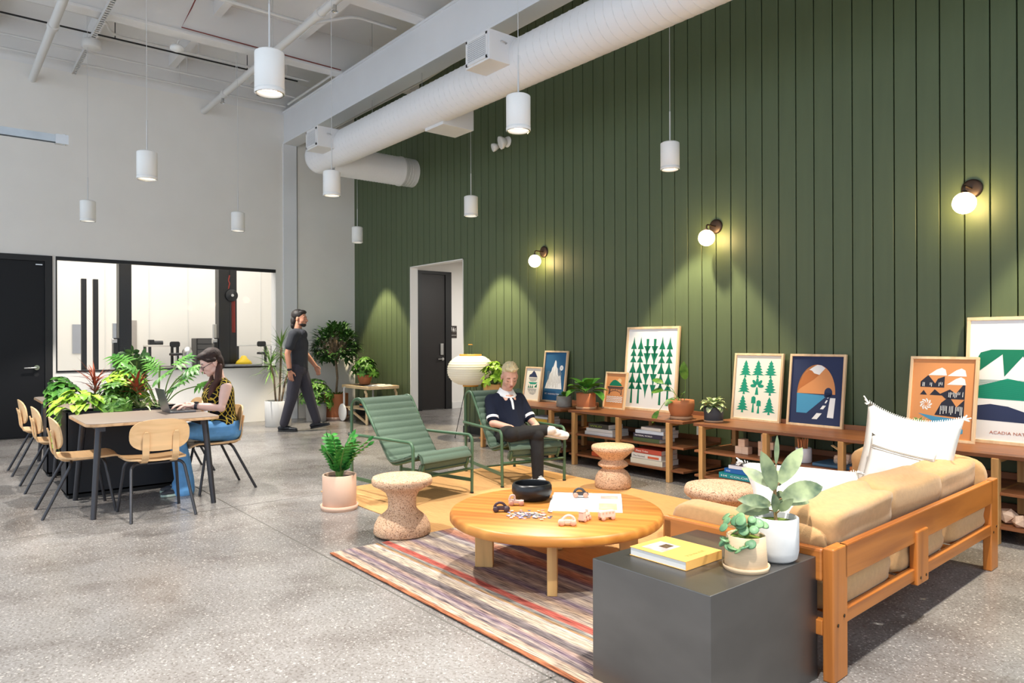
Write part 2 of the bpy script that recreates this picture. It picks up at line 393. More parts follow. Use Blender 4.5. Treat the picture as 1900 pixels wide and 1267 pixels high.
def make_pendant():
    t = thing('pendant_light', PL[0], 'pendant lamp', (0, 0, 2.87), 0, 'white cylinder pendants hung in three rows')
    b = MB(); b.lathe([(.0, .262), (.072, .265), (.088, .256), (.09, .25), (.09, .034), (.087, .032), (.087, .028), (.091, .026), (.091, .004), (.086, 0), (.078, .002), (.075, .02), (.07, .045), (0, .045)], n=32)
    sh = b.build('lamp_shade', m_pend, t)
    MB().lathe([(0, .038), (.066, .038), (.066, .043)], n=24).build('lens', m_lens, t)
    MB().lathe([(.0785, .001), (.0885, -.0015), (.0885, .003)], n=28).build('trim_ring', m_chrome, t)
    MB().cyl((0, 0, .26), (0, 0, .56), .006, n=8).build('stem', m_cable, t)
    MB().cyl((0, 0, .55), (0, 0, 2.70), .0028, n=5).build('cable', m_cable, t)
    MB().lathe([(0, 2.76), (.07, 2.76), (.07, 2.72), (.055, 2.7), (0, 2.7)], n=20).build('canopy', m_pend, t)
    return t
pend0 = make_pendant()
for i, (x, y) in enumerate(PENDANTS):
    o = pend0 if i == 0 else dup(pend0)
    o.location = (x, y, 2.955 if y > 5 else 2.87); o['label'] = PL[i]

# ------------------------------------------------------------------ round duct
m_duct = mat('duct_white', (226, 226, 227), .42, noise=(3, .02))
m_duct2 = mat('duct_inside_grey', (170, 172, 176), .6)
DY, DZ, DR = 4.62, 4.11, .234
t = thing('round_duct', 'long white spiral round duct running below the beam along the green wall', 'air duct', (-10.3, DY, DZ-DR))
def loc(o, base): o.location = tuple(-q for q in base); return o
base = (-10.3, DY, DZ-DR)
b = MB(); b.lathe([(0, -.012), (DR-.02, -.01), (DR+.004, 0), (DR+.004, .05), (DR, .055), (DR, XE+10.3)], (-10.3, DY, DZ), 40, (1, 0, 0))
loc(b.build('duct_pipe', m_duct, t), base)
b = MB(); n = 150*20; pts = [(-10.22+.1*i/20, DY+DR*cos(2*pi*i/20), DZ+DR*sin(2*pi*i/20)) for i in range(n)]
b.tube(pts, .0045, 4); loc(b.build('spiral_seam', m_duct, t), base)
b = MB(); b.lathe([(.222, 0), (.222, 1.15), (.232, 1.16), (.232, 1.19), (.222, 1.2), (.222, 1.42)], (-9.93, DY, 4.02), 36, (0, 1, 0))
st = loc(b.build('branch_stub', m_duct, t), base)
b = MB(); pts = [(-9.93+.223*cos(2*pi*i/20), DY+.3+.05*i/20, 4.02+.223*sin(2*pi*i/20)) for i in range(20*21)]; b.tube(pts, .003, 4); b.build('spiral_seam', m_duct, st)
def diffuser(x0, x1, y0, y1, z0, z1, front):
    b = MB(); b.box2((x0, y0, z0), (x1, y1, z1)); o = loc(b.build('diffuser_box', m_duct, t, bevel=.004), base)
    s = -1 if front else 1; yf = y0 if front else y1
    b = MB(); w_, h_ = x1-x0, z1-z0
    for a, c in (((x0+.02, z0+.02), (x1-.02, z0+.045)), ((x0+.02, z1-.045), (x1-.02, z1-.02)), ((x0+.02, z0+.02), (x0+.045, z1-.02)), ((x1-.045, z0+.02), (x1-.02, z1-.02))): b.box2((a[0], yf, a[1]), (c[0], yf+s*.012, c[1]))
    g = b.build('grille_frame', m_duct, o)
    b = MB(); n = 11
    for k in range(n): b.box((x0+w_/2, yf+s*.006, z0+.05+(h_-.1)*k/(n-1)), (w_-.09, .004, .007), (.5, 0, 0))
    for k in range(13): b.box((x0+.05+(w_-.1)*k/12, yf+s*.003, z0+h_/2), (.004, .004, h_-.09))
    b.build('grille', m_duct, o)
    b = MB(); b.box2((x0+.045, yf-.001*s, z0+.045), (x1-.045, yf+.002*s, z1-.045)); b.build('grille_backing', m_duct2, o)
    if front:
        b = MB(); xm = x1+.004; b.tube([(x1, y0+.14, z1-.09), (x1+.02, y0+.14, z1-.09), (x1+.02, y0+.2, z1-.1), (x1, y0+.2, z1-.1)], .006, 6); b.build('damper_handle', m_steel, o)
diffuser(-5.82, -5.43, 4.15, 4.66, 4.02, 4.31, True)
diffuser(-9.70, -9.32, 4.15, 4.66, 4.02, 4.30, True)
diffuser(-7.32, -6.93, 4.62, 5.06, 3.84, 4.12, False)
for x in (-9.0, -7.7, -6.35, -4.2, -2.0): loc(MB().cyl((x, DY+.2, DZ+DR-.1), (x, DY+.2, 5.78), .004, n=5).build('hanger_wire', m_steel, t), base)

# ------------------------------------------------------------------ pipes and conduits under the deck
m_pipe = mat('pipe_paint', (212, 210, 207), .5)
def pipe(name, label, cat, pts, r, m=None, group=None, fit=(), hang=()):
    pts = [V(p) for p in pts]; o = MB().tube(pts, r, 12).build(name, m or m_pipe); tag(o, label, cat, group)
    for q in hang: MB().tube([q, (q[0], q[1], 5.779)], .006, 6).build('hanger_rod', m or m_pipe, o)
    if fit:
        for p, d in fit:
            p, d = V(p), V(d).normalized(); MB().cyl(p-d*.05, p+d*.05, r*1.28, n=14).build('pipe_coupling', m or m_pipe, o)
    return o
GP = 'white pipes and conduits under the ceiling'
pipe('sprinkler_pipe', 'thick white sprinkler pipe meeting the white wall above the black door', 'pipe', [(XW, 1.13, 5.0), (XE, 1.13, 5.0)], .048, None, GP, [((-9.8, 1.13, 5.0), (1, 0, 0)), ((-8.6, 1.13, 5), (1, 0, 0))], [(-9.3, 1.13, 5.0), (-4.0, 1.13, 5.0)])
p2 = pipe('sprinkler_pipe', 'thick white sprinkler pipe meeting the white wall left of the beam, with a threaded tail', 'pipe', [(XW, 3.41, 5.0), (XE, 3.41, 5.0)], .045, None, GP, [((-10.9, 3.41, 5.0), (1, 0, 0)), ((-7.6, 3.41, 5.0), (1, 0, 0))], [(-9.0, 3.41, 5.0), (-10.4, 3.41, 5.0), (-3.6, 3.41, 5.0)])
b = MB(); b.cyl((-11.0, 3.41, 4.98), (-11.0, 3.41, 4.89), .02, n=10); b.lathe([(.035, 0), (.035, .006), (0, .006)], (-11, 3.41, 4.885), 12); b.build('sprinkler_head', m_chrome, p2)
b = MB(); b.cyl((-7.2, 3.41, 4.98), (-7.2, 3.41, 4.89), .02, n=10); b.lathe([(.035, 0), (.035, .006), (0, .006)], (-7.2, 3.41, 4.885), 12); b.build('sprinkler_head', m_chrome, p2)
for x, z, lab in ((-11.75, 5.28, 'thin white conduit closest to the white wall, running level under the deck'), (-11.35, 5.33, 'thin white conduit second from the white wall under the deck'), (-10.75, 5.42, 'thin white conduit third from the white wall, bending up at the slotted channel')):
    pipe('conduit', lab, 'conduit', [(x, YS, z), (x, 4.66, z)] if z < 5.4 else rounded([(x, 4.66, z), (x, 1.9, z), (-10.3, 1.75, z), (-10.3, YS, z)], .15), .016, None, GP, (), [(x, 3.0, z), (x, 4.3, z)])
pipe('conduit', 'black cable run hugging the underside of the deck near the white wall', 'cable', [(-11.08, YS, 5.5), (-11.08, 4.6, 5.5)], .012, m_black, GP, (), [(-11.08, 2.0, 5.5), (-11.08, 3.8, 5.5)])
pipe('conduit', 'white conduit clipped along the top edge of the main beam', 'conduit', rounded([(XW+.3, 4.68, 5.3), (-9.98, 4.68, 5.3)], .2), .018, None, GP)
pipe('conduit', 'white conduit with a kink beside the second purlin, over the duct', 'conduit', rounded([(-8.35, YS, 5.2), (-8.35, 3.6, 5.2), (-8.1, 4.1, 5.35), (-8.1, 4.68, 5.35)], .12), .02, None, GP, (), [(-8.35, 2.6, 5.2), (-8.35, .5, 5.2)])
pipe('conduit', 'white conduit running behind the main beam above the duct', 'conduit', rounded([(XW+.4, 5.05, 4.75), (-8.0, 5.05, 4.75), (-7.4, 5.05, 4.78), (-6.4, 5.05, 4.82), (-6.2, 5.3, 5.1), (-6.2, 5.9, 5.5)], .12), .018, None, GP, (), [(-9.5, 5.05, 4.75), (-7.4, 5.05, 4.78)])
o = MB(); o.box2((XW, 1.60, 5.18), (-8.6, 1.605, 5.225)); o.box2((XW, 1.65, 5.18), (-8.6, 1.655, 5.225)); o.box2((XW, 1.60, 5.225), (-8.6, 1.655, 5.23))
for k in range(48): o.box((XW+.12+.07*k, 1.6275, 5.181), (.035, .05, .003))
tag(o.build('slotted_channel', [m_pipe]), 'white slotted strut channel reaching from the white wall to the first purlin', 'strut channel')
o = MB(); o.lathe([(0, .09), (.1, .09), (.115, .07), (.115, 0), (.1, -.012), (0, -.012)], (-10.5, 1.63, 5.1), 24)
tag(o.build('junction_box', m_pipe), 'round white junction box on the slotted strut channel', 'junction box')
o = MB(); o.lathe([(0, .05), (.07, .05), (.085, .02), (.085, 0), (.05, -.02), (0, -.03)], (-10.0, 2.52, 5.14), 20); dt = o.build('smoke_detector', m_pend)
tag(dt, 'small round white detector hanging below the first purlin', 'smoke detector')
MB().cyl((-10.0, 2.52, 5.19), (-9.9, 2.52, 5.23), .012, n=8).build('bracket', m_pipe, dt)
tag(MB().tube([(-4.8, 1.2, 5.77), (-7.6, 2.1, 5.76), (-9.0, 2.62, 5.77), (-9.68, 2.62, 5.6), (-9.69, 2.5, 5.32), (-9.69, 3.2, 5.31), (-9.69, 4.68, 5.29)], .008, 6).build('red_cable', mat('red_cable_jacket', (120, 38, 34), .5)), 'thin dark red alarm cable stapled along deck and purlin', 'cable')
t = thing('overhead_track', 'galvanised steel track end jutting out level before the white wall', 'track', (-6.8, .4, 2.96))
b = MB(); b.box((0, -1.9, .037), (.05, 4.7, .006)); b.box((.024, -1.9, .01), (.004, 4.7, .06)); b.box((-.024, -1.9, .01), (.004, 4.7, .06)); b.build('track_rail', mat('galvanised', (176, 182, 186), .35, metal=.8, noise=(8, .1)), t)
b = MB(); b.box((0, .44, .008), (.062, .09, .075)); b.cyl((0, .46, -.035), (0, .46, .055), .012, n=10); b.build('end_bracket', m_steel, t)
for y in (-2.2, -3.9): MB().cyl((0, y, .03), (0, y, 2.82), .008, n=6).build('hanger_rod', m_steel, t)

# ------------------------------------------------------------------ sconces, floodlight, sign
m_bronze = mat('dark_bronze', (62, 50, 44), .4, metal=.7)
m_globe = mat('glowing_globe', (255, 248, 235), .3, emit=((255, 218, 150), 26.))
SCONCE_X = [-6.77, -4.22, -1.98]
SL = ['wall sconce with glowing globe nearest the doorway, above the leaning blue mountain poster', 'wall sconce with glowing globe above the poster of nine green trees, midway along the boards', 'largest wall sconce with glowing globe, above the orange mountain poster']
for i, x in enumerate(SCONCE_X):
    if i == 0:
        t = thing('wall_sconce', SL[0], 'wall lamp', (x, YG-.012, 2.45), 0, 'globe sconces along the green wall'); sc0 = t
        MB().lathe([(0, .022), (.055, .022), (.07, .016), (.072, 0)], (0, 0, 0), 28, (0, -1, 0)).build('backplate', m_bronze, t)
        MB().tube(rounded([(0, -.02, 0), (0, -.16, .005), (0, -.16, -.05)], .04), .008, 10).build('arm', m_bronze, t)
        MB().lathe([(.0, .012), (.018, .01), (.024, 0), (.024, -.012)], (0, -.16, -.045), 16).build('socket_cup', m_bronze, t)
        MB().sphere((0, -.16, -.125), .078, 24, 14).build('globe', m_globe, t)
    else: dup(sc0, (x, YG-.012, 2.45), label=SL[i])
t = thing('floodlight', 'white twin head floodlight fixed high on the green boards', 'floodlight', (-7.5, YG-.012, 4.0))
MB().lathe([(0, .03), (.06, .03), (.075, .0)], (0, 0, 0), 20, (0, -1, 0)).build('mount', m_pend, t)
for dx, dz, r in ((.02, 0, .085), (-.14, -.03, .055)):
    hd = MB(); hd.lathe([(0, 0), (r*.45, .004), (r, .07), (r*1.03, .1), (r*.95, .104), (0, .095)], (dx, -.03, dz), 20, (-.45, -1, -.35)); hd.build('lamp_head', m_pend, t)
t = thing('restroom_sign', 'small dark restroom sign with white pictograms beside the brown door', 'sign', (-11.75, 8.06, 1.51))
MB().box((.006, 0, 0), (.012, .155, .24)).build('sign_plate', mat('sign_brown', (52, 44, 40), .5), t, bevel=.002)
b = MB(); b.T = Matrix.Translation((.0125, 0, 0))
def person_icon(b, y, z, s, skirt=False):
    b.prism(circ(y, z+.042*s, .009*s, 12), .001, X=(0, 1, 0), Y=(0, 0, 1))
    b.prism([(y-.011*s, z+.03*s), (y+.011*s, z+.03*s), (y+(.018 if skirt else .009)*s, z), (y-(.018 if skirt else .009)*s, z)], .001, X=(0, 1, 0), Y=(0, 0, 1))
    for k in (-1, 1): b.prism([(y+k*.007*s-.003*s, z), (y+k*.007*s+.003*s, z), (y+k*.007*s+.003*s, z-.028*s), (y+k*.007*s-.003*s, z-.028*s)], .001, X=(0, 1, 0), Y=(0, 0, 1))
person_icon(b, -.045, .04, 1.1); person_icon(b, 0., .03, 1.1, True)
b.prism(circ(.045, .065, .008, 10), .001, X=(0, 1, 0), Y=(0, 0, 1)); b.tube([(.0005, .045+.018*cos(a), .02+.018*sin(a)) for a in [pi*.6+k*pi*1.4/10 for k in range(11)]], .002, 4); b.box((.0005, .045, .043), (.001, .006, .03)); b.box((.0005, .055, .03), (.001, .022, .006))
mw = mat('sign_white', (235, 232, 226), .6)
b.build('pictogram', mw, t)
text('lettering', 'RESTROOM', .022, mw, t, (.0125, -.058, -.075), (0, 1, 0), (0, 0, 1), width=.116)

# ------------------------------------------------------------------ workshop behind the window
m_shop = mat('workshop_wall', (224, 219, 210), .8); m_shopfl = mat('workshop_floor', (205, 210, 216), .45, noise=(2, .05))
s_ = MB(); s_.box2((-17.4, .3, .6), (-17.2, 8, 5.2)); s_.box2((-17.4, .3, .6), (XW-.2, .4, 5.2)); s_.box2((-17.2, 7.5, .6), (XW-.2, 7.6, 5.2)); struct(s_.build('wall_workshop', m_shop))
struct(MB().box2((-17.4, .3, 5.2), (XW-.2, 8, 5.3)).build('ceiling_workshop', m_ceil))
struct(MB().box2((-17.4, .4, 0), (XW-.2, 7.5, .6)).build('floor_workshop', m_shopfl))
sm = MB()
for y in (2.9, 3.75, 4.55, 5.4, 6.2): sm.box2((-17.2, y-.008, .6), (-17.19, y+.008, 5.2))
struct(sm.build('trim_4', mat('panel_joint', (214, 211, 205), .8)))
struct(MB().box2((-17.2, 2.3, 1.1), (-17.18, 2.46, 1.7)).build('trim_5', mat('grey_panel', (150, 152, 158), .6)))
struct(MB().box2((-17.2, 3.28, .6), (-17.18, 3.5, 1.8)).build('trim_6', mat('taupe_panel', (158, 150, 142), .6)))
for a, b_, y0, y1, m in (('pink_floor_mark', (214, 120, 140), 3.52, 3.85, 0), ('yellow_floor_mark', (226, 196, 96), 3.1, 3.45, 0)):
    tag(MB().box2((-16.9, y0, .6), (-15.2, y1, .604)).build(a, mat(a, b_, .5)), ('pink' if 'pink' in a else 'yellow')+' painted patch on the workshop floor beyond the window', 'floor marking')
m_lift = mat('lift_black', (16, 16, 18), .4)
m_red = mat('cable_red', (150, 52, 40), .5)
def lift(y, label, wheel):
    t = thing('lift_column', label, 'vehicle lift', (-13.6, y, .6), 0, 'black lift columns in the workshop')
    b = MB(); b.box((0, 0, 1.35), (.22, .04, 2.7)); b.box((-.1, .08, 1.35), (.03, .18, 2.7)); b.box((.1, .08, 1.35), (.03, .18, 2.7)); b.build('column', m_lift, t, bevel=.006)
    MB().box((0, .02, .012), (.45, .4, .024)).build('base_plate', m_lift, t)
    b = MB(); b.box((.02, -.06, .55), (.16, .08, .5)); b.build('carriage', m_lift, t, bevel=.01)
    b = MB(); b.box((.05, -.09, .35), (.08, .1, .14)); b.box((.05, -.08, .9), (.06, .06, .3)); b.cyl((.06, -.12, .75), (.06, -.05, .75), .05, n=12); b.build('lift_arm_joint', m_steel, t, bevel=.006)
    return t
def lift2(y, label):
    t = lift(y, label, True)
    b = MB(); b.box((0, .24, 1.35), (.2, .13, 2.7)); b.build('cable_cover', m_lift, t, bevel=.006)
    b = MB(); b.lathe([(0, .05), (.03, .05), (.035, .03), (.1, .03), (.11, .02), (.11, 0), (0, 0)], (.13, .2, 1.58), 24, (1, 0, 0)); pu = b.build('pulley', m_lift, t)
    MB().cyl((.18, .2, 1.58), (.19, .2, 1.58), .025, n=12).build('pulley_hub', m_steel, pu)
    b = MB()
    for k in (.215, .235, .25, .265): b.tube([(.105, k, 1.5), (.106, k+.003, .9)], .006, 6)
    b.tube([(.11, .15, 1.7), (.12, .17, 1.8), (.11, .15, 1.86), (.12, .17, 1.95)], .012, 6); b.build('hose', m_red, t)
lift(2.5, 'black two post lift column crossing the window near the grey panels', False)
lift2(4.12, 'black lift column with pulley wheel and red hoses near the window end')
for y, lab in ((2.33, 'thin dark upright post deep in the workshop, the one nearer the black door'), (2.53, 'thin dark upright post deep in the workshop, second from the black door')):
    o = MB(); o.box2((-16.04, y-.045, .6), (-15.95, y+.045, 2.56)); tag(o.build('guard_post', m_lift, bevel=.008), lab, 'post', 'pair of dark posts in the workshop')
def workbench(y0, y1, label):
    t = thing('workbench', label, 'workbench', (-16.6, (y0+y1)/2, .6), 0, 'workbenches along the workshop wall'); w_ = (y1-y0)/2
    MB().box((0, 0, .65), (.5, 2*w_, .04)).build('bench_top', mat('bench_top_grey', (196, 192, 184), .5), t, bevel=.006)
    MB().box((0, 0, .2), (.46, 2*w_-.08, .03)).build('lower_shelf', mat('bench_shelf_grey', (140, 138, 134), .5), t)
    for sx in (-1, 1):
        for sy in (-1, 1): MB().box((sx*.22, sy*(w_-.03), .32), (.05, .05, .64)).build('leg', m_lift, t)
    return t
workbench(3.55, 4.15, 'workbench with pale top under the blank workshop wall, beside a stool'); workbench(5.35, 6.2, 'workbench behind the yellow object near the window end')
def shop_stool(y, label):
    t = thing('work_stool', label, 'stool', (-16.1, y, .6), 0, 'swivel stools in the workshop')
    MB().prism(rrect(.2, .12, .04), .03, (-.1, 0, .68), (0, 1, 0), (0, 0, 1)).build('backrest', m_lift, t, bevel=.006)
    MB().lathe([(0, .5), (.12, .5), (.13, .48), (.13, .45), (0, .44)], n=20).build('seat', m_lift, t)
    b = MB(); b.cyl((0, 0, .1), (0, 0, .45), .02, n=10); b.tube([(-.1, 0, .46), (-.14, 0, .5), (-.12, 0, .68)], .01); b.build('gas_post', m_chrome, t)
    b = MB()
    for k in range(5):
        a = 2*pi*k/5; b.tube([(0, 0, .12), (.18*cos(a), .18*sin(a), .05)], .014); b.sphere((.18*cos(a), .18*sin(a), .025), .025, 8, 6)
    b.build('star_base', m_chrome, t)
shop_stool(4.02, 'black swivel stool with chrome base beside the silver bin'); shop_stool(5.85, 'black swivel stool before the far workbench at the window end')
t = thing('dust_bin', 'silver drum bin standing between workbench and tool chest', 'bin', (-16.3, 4.3, .6)); MB().lathe([(0, 0), (.1, 0), (.105, .01), (.105, .5)], n=24).build('drum', m_steel, t)
MB().lathe([(.108, .5), (.108, .53), (.06, .62), (0, .63)], n=24).build('lid', m_steel, t)
t = thing('tool_chest', 'black tool chest with many drawers against the workshop wall', 'tool chest', (-16.7, 4.78, .6)); MB().box((0, 0, .42), (.4, .48, .78)).build('body', m_lift, t, bevel=.008)
for k in range(5): MB().box((.205, 0, .74-.12*k), (.012, .44, .1)).build('drawer', mat('drawer_grey', (64, 62, 60), .4), t, bevel=.004)
o = MB(); o.lathe([(0, .16), (.04, .15), (.07, .1), (.13, .05), (.15, 0), (0, 0)], (-13.3, 4.48, .92), 9); tag(o.build('yellow_cover', mat('yellow_plastic', (232, 196, 30), .5)), 'crumpled bright yellow cover lying behind the window sill', 'cover')
o = MB(); o.box2((-13.5, 4.2, .6), (-13.1, 4.75, .92)); tag(o.build('grey_cabinet', mat('cab_grey', (120, 120, 120), .5), bevel=.01), 'low grey cabinet behind the window sill, carrying a yellow cover', 'cabinet')
b = MB(); b.box2((-16.75, 3.62, 1.27), (-16.6, 3.72, 1.38)); b.cyl((-16.68, 3.72, 1.31), (-16.68, 3.9, 1.31), .05, n=10); tag(b.build('bench_grinder', m_lift, bevel=.01), 'dark bench grinder on the corner of the workbench', 'grinder')
# ------------------------------------------------------------------ rugs
def rug_mat(name, stops, axis_len, off, warp=.012):
    m = mat(name, (200, 180, 160), .95, spec=.1); N, L, b = nodes(m)
    tc = N.new('ShaderNodeTexCoord'); sx = N.new('ShaderNodeSeparateXYZ'); L.new(tc.outputs['Object'], sx.inputs[0])
    n = N.new('ShaderNodeTexNoise'); n.inputs['Scale'].default_value = 2.2; n.inputs['Detail'].default_value = 3
    mp = N.new('ShaderNodeMapping'); mp.inputs['Scale'].default_value = (1, 10, 1); L.new(tc.outputs['Object'], mp.inputs[0]); L.new(mp.outputs[0], n.inputs['Vector'])
    a = N.new('ShaderNodeMath'); a.operation = 'MULTIPLY_ADD'; a.inputs[1].default_value = warp*2; L.new(n.outputs['Fac'], a.inputs[0]); L.new(sx.outputs['Y'], a.inputs[2])
    mr = N.new('ShaderNodeMapRange'); mr.inputs['From Min'].default_value = off+warp; mr.inputs['From Max'].default_value = off+axis_len+warp; L.new(a.outputs[0], mr.inputs[0])
    r = ramp(N, stops); L.new(mr.outputs[0], r.inputs[0])
    # fine weft threads
    n2 = N.new('ShaderNodeTexNoise'); n2.inputs['Scale'].default_value = 1; n2.inputs['Detail'].default_value = 4
    mp2 = N.new('ShaderNodeMapping'); mp2.inputs['Scale'].default_value = (9, 150, 1); L.new(tc.outputs['Object'], mp2.inputs[0]); L.new(mp2.outputs[0], n2.inputs['Vector'])
    r2 = ramp(N, [(.3, (92, 88, 104)), (.5, (196, 190, 194)), (.7, (255, 250, 246))]); L.new(n2.outputs['Fac'], r2.inputs[0])
    mx = N.new('ShaderNodeMixRGB'); mx.blend_type = 'MULTIPLY'; mx.inputs[0].default_value = .95; L.new(r.outputs[0], mx.inputs[1]); L.new(r2.outputs[0], mx.inputs[2]); L.new(mx.outputs[0], b.inputs['Base Color'])
    w_ = N.new('ShaderNodeTexNoise'); w_.inputs['Scale'].default_value = 260; bp = N.new('ShaderNodeBump'); bp.inputs['Strength'].default_value = .5; bp.inputs['Distance'].default_value = .004
    L.new(tc.outputs['Object'], w_.inputs['Vector']); L.new(w_.outputs['Fac'], bp.inputs['Height']); L.new(bp.outputs[0], b.inputs['Normal'])
    return m
cr, gy, lv, rd, gd, or_, bl, wh = (222, 208, 182), (150, 140, 138), (140, 124, 138), (208, 122, 104), (200, 156, 98), (210, 150, 120), (96, 98, 122), (226, 220, 210)
st = [(0, (190, 124, 88)), (.02, (190, 124, 88)), (.03, cr), (.07, (208, 186, 160)), (.085, (120, 112, 120)), (.1, (190, 176, 164)), (.13, lv), (.16, (206, 180, 160)), (.18, (120, 114, 112)), (.22, gy), (.235, cr), (.28, cr), (.30, wh), (.315, gd), (.335, (150, 146, 136)), (.35, (170, 176, 168)), (.36, rd), (.40, (210, 104, 92)), (.42, cr)]
st2 = [(0, (200, 186, 168)), (.1, (206, 180, 150)), (.2, lv), (.3, (210, 194, 170)), (.42, gy), (.5, cr), (.56, (168, 160, 160)), (.6, wh), (.63, (150, 130, 140)), (.72, or_), (.8, (222, 170, 140)), (.84, cr), (.87, lv), (.92, wh), (.95, gy), (1, (196, 178, 160))]
stops = st+[(.43+.57*p, c) for p, c in st2][:13]
b = MB(); b.box2((0, 0, 0), (2.62, 1.02, .007)); r_ = b.build('striped_rug', rug_mat('striped_weave', stops, 1.02, 0), bevel=.003); r_.location = (-4.19, 1.935, .0065)
tag(r_, 'flat woven rug in red, cream and grey stripes under the round table', 'rug')
m_jute = mat('jute', (206, 158, 104), .95, spec=.1, noise=(9, .14, (1, 14, 1)), bump=(240, .5))
b = MB(); b.box2((0, 0, 0), (3.75, 2.2, .006)); r_ = b.build('jute_rug', m_jute, bevel=.002); r_.location = (-6.0, 2.69, 0)
tag(r_, 'plain golden jute rug under the two green lounge chairs', 'rug')

# ------------------------------------------------------------------ round pine coffee table
m_pine = wood('honey_pine', (208, 142, 64), (178, 106, 38), 0, 3.2, .42, .0); N, L, b = nodes(m_pine)
# board joints and knots across the glued-up top
tc = N.new('ShaderNodeTexCoord'); vo = N.new('ShaderNodeTexVoronoi'); vo.inputs['Scale'].default_value = 4.2; mp = N.new('ShaderNodeMapping'); mp.inputs['Scale'].default_value = (.6, 1.5, 1)
L.new(tc.outputs['Object'], mp.inputs[0]); L.new(mp.outputs[0], vo.inputs['Vector'])
kr = ramp(N, [(0, (70, 40, 16)), (.05, (110, 64, 28)), (.11, (255, 255, 255)), (1, (255, 255, 255))]); L.new(vo.outputs['Distance'], kr.inputs[0])
wv = N.new('ShaderNodeTexWave'); wv.bands_direction = 'Y'; wv.inputs['Scale'].default_value = 2.1; wv.inputs['Distortion'].default_value = .0; wr = ramp(N, [(0, (226, 214, 196)), (.5, (255, 255, 255)), (1, (240, 232, 220))]); L.new(tc.outputs['Object'], wv.inputs['Vector']); L.new(wv.outputs['Fac'], wr.inputs[0])
old = b.inputs['Base Color'].links[0].from_socket
m1 = N.new('ShaderNodeMixRGB'); m1.blend_type = 'MULTIPLY'; m1.inputs[0].default_value = .8; L.new(old, m1.inputs[1]); L.new(kr.outputs[0], m1.inputs[2])
m2 = N.new('ShaderNodeMixRGB'); m2.blend_type = 'MULTIPLY'; m2.inputs[0].default_value = .9; L.new(m1.outputs[0], m2.inputs[1]); L.new(wr.outputs[0], m2.inputs[2]); L.new(m2.outputs[0], b.inputs['Base Color'])
m_pineleg = wood('pale_pine_leg', (206, 166, 108), (178, 134, 80), 2, 6, .5)
TX, TY, TZ = -3.065, 2.815, .36
t = thing('coffee_table', 'large round knotty pine coffee table on four square legs', 'coffee table', (TX, TY, .0135), radians(34))
h = TZ-.0135
b = MB(); b.lathe([(0, h-.062), (.58, h-.062), (.603, h-.056), (.612, h-.045), (.612, h-.02), (.606, h-.008), (.594, h), (0, h)], n=72); b.build('table_top', m_pine, t)
for k in range(4):
    a = radians(45+90*k-34); c = V((.417*cos(a), .417*sin(a), (h-.062)/2)); MB().box(c, (.105, .052, h-.062), (0, 0, a)).build('leg', m_pineleg, t, bevel=.004)

# ------------------------------------------------------------------ steel cube side table
m_cube = mat('blackened_steel', (118, 116, 114), .38, metal=.9, noise=(3, .12, (1, 1, 2)))
b = MB(); b.box((0, 0, .24), (.545, .70, .48)); o = b.build('cube_table', m_cube, bevel=.0025, seg=2); o.location = (-1.705, 2.36, 0)
tag(o, 'dark blackened steel cube side table at the end of the sofa', 'side table')

# ------------------------------------------------------------------ cork stools
m_cork = mat('pale_cork', (196, 150, 112), .9, spec=.1); N, L, b = nodes(m_cork)
tc = N.new('ShaderNodeTexCoord'); vo = N.new('ShaderNodeTexVoronoi'); vo.inputs['Scale'].default_value = 190; L.new(tc.outputs['Object'], vo.inputs['Vector'])
sp = N.new('ShaderNodeSeparateColor'); L.new(vo.outputs['Color'], sp.inputs[0])
r = ramp(N, [(0, (140, 104, 82)), (.1, (150, 112, 88)), (.16, (206, 164, 132)), (.7, (220, 182, 148)), (1, (232, 200, 170))]); L.new(sp.outputs[0], r.inputs[0]); L.new(r.outputs[0], b.inputs['Base Color'])
def cork(prof, loc, label, s=1.):
    o = MB().lathe([(r*s, z*s) for r, z in prof], n=48).build('cork_stool', m_cork); o.location = loc; tag(o, label, 'stool', 'turned cork stools around the coffee table'); return o
pA = [(0, 0), (.185, 0), (.195, .012), (.19, .06), (.165, .11), (.12, .145), (.098, .17), (.095, .2), (.098, .25), (.115, .285), (.16, .315), (.2, .335), (.207, .35), (.207, .37), (.2, .385), (.185, .39), (0, .39)]
pB = [(0, 0), (.155, 0), (.163, .012), (.165, .05), (.155, .1), (.13, .14), (.098, .163), (.092, .17), (.11, .182), (.135, .197), (.135, .215), (.108, .238), (.094, .247), (.1, .257), (.15, .3), (.19, .335), (.194, .345), (.194, .365), (.186, .377), (0, .38)]
pC = [(0, 0), (.13, 0), (.14, .02), (.12, .1), (.1, .15), (.09, .19), (.1, .23), (.15, .29), (.21, .33), (.222, .345), (.222, .375), (.21, .395), (.18, .402), (0, .402)]
cork(pA, (-4.30, 2.52, .0145), 'cork stool with thick waist beside the pink potted plant')
cork(pB, (-4.46, 4.80, .0065), 'cork stool with stacked pinched waist in front of the shelf of books')
cork(pC, (-2.72, 3.92, .0065), 'cork stool with wide flat top standing behind the white cushion of the sofa')

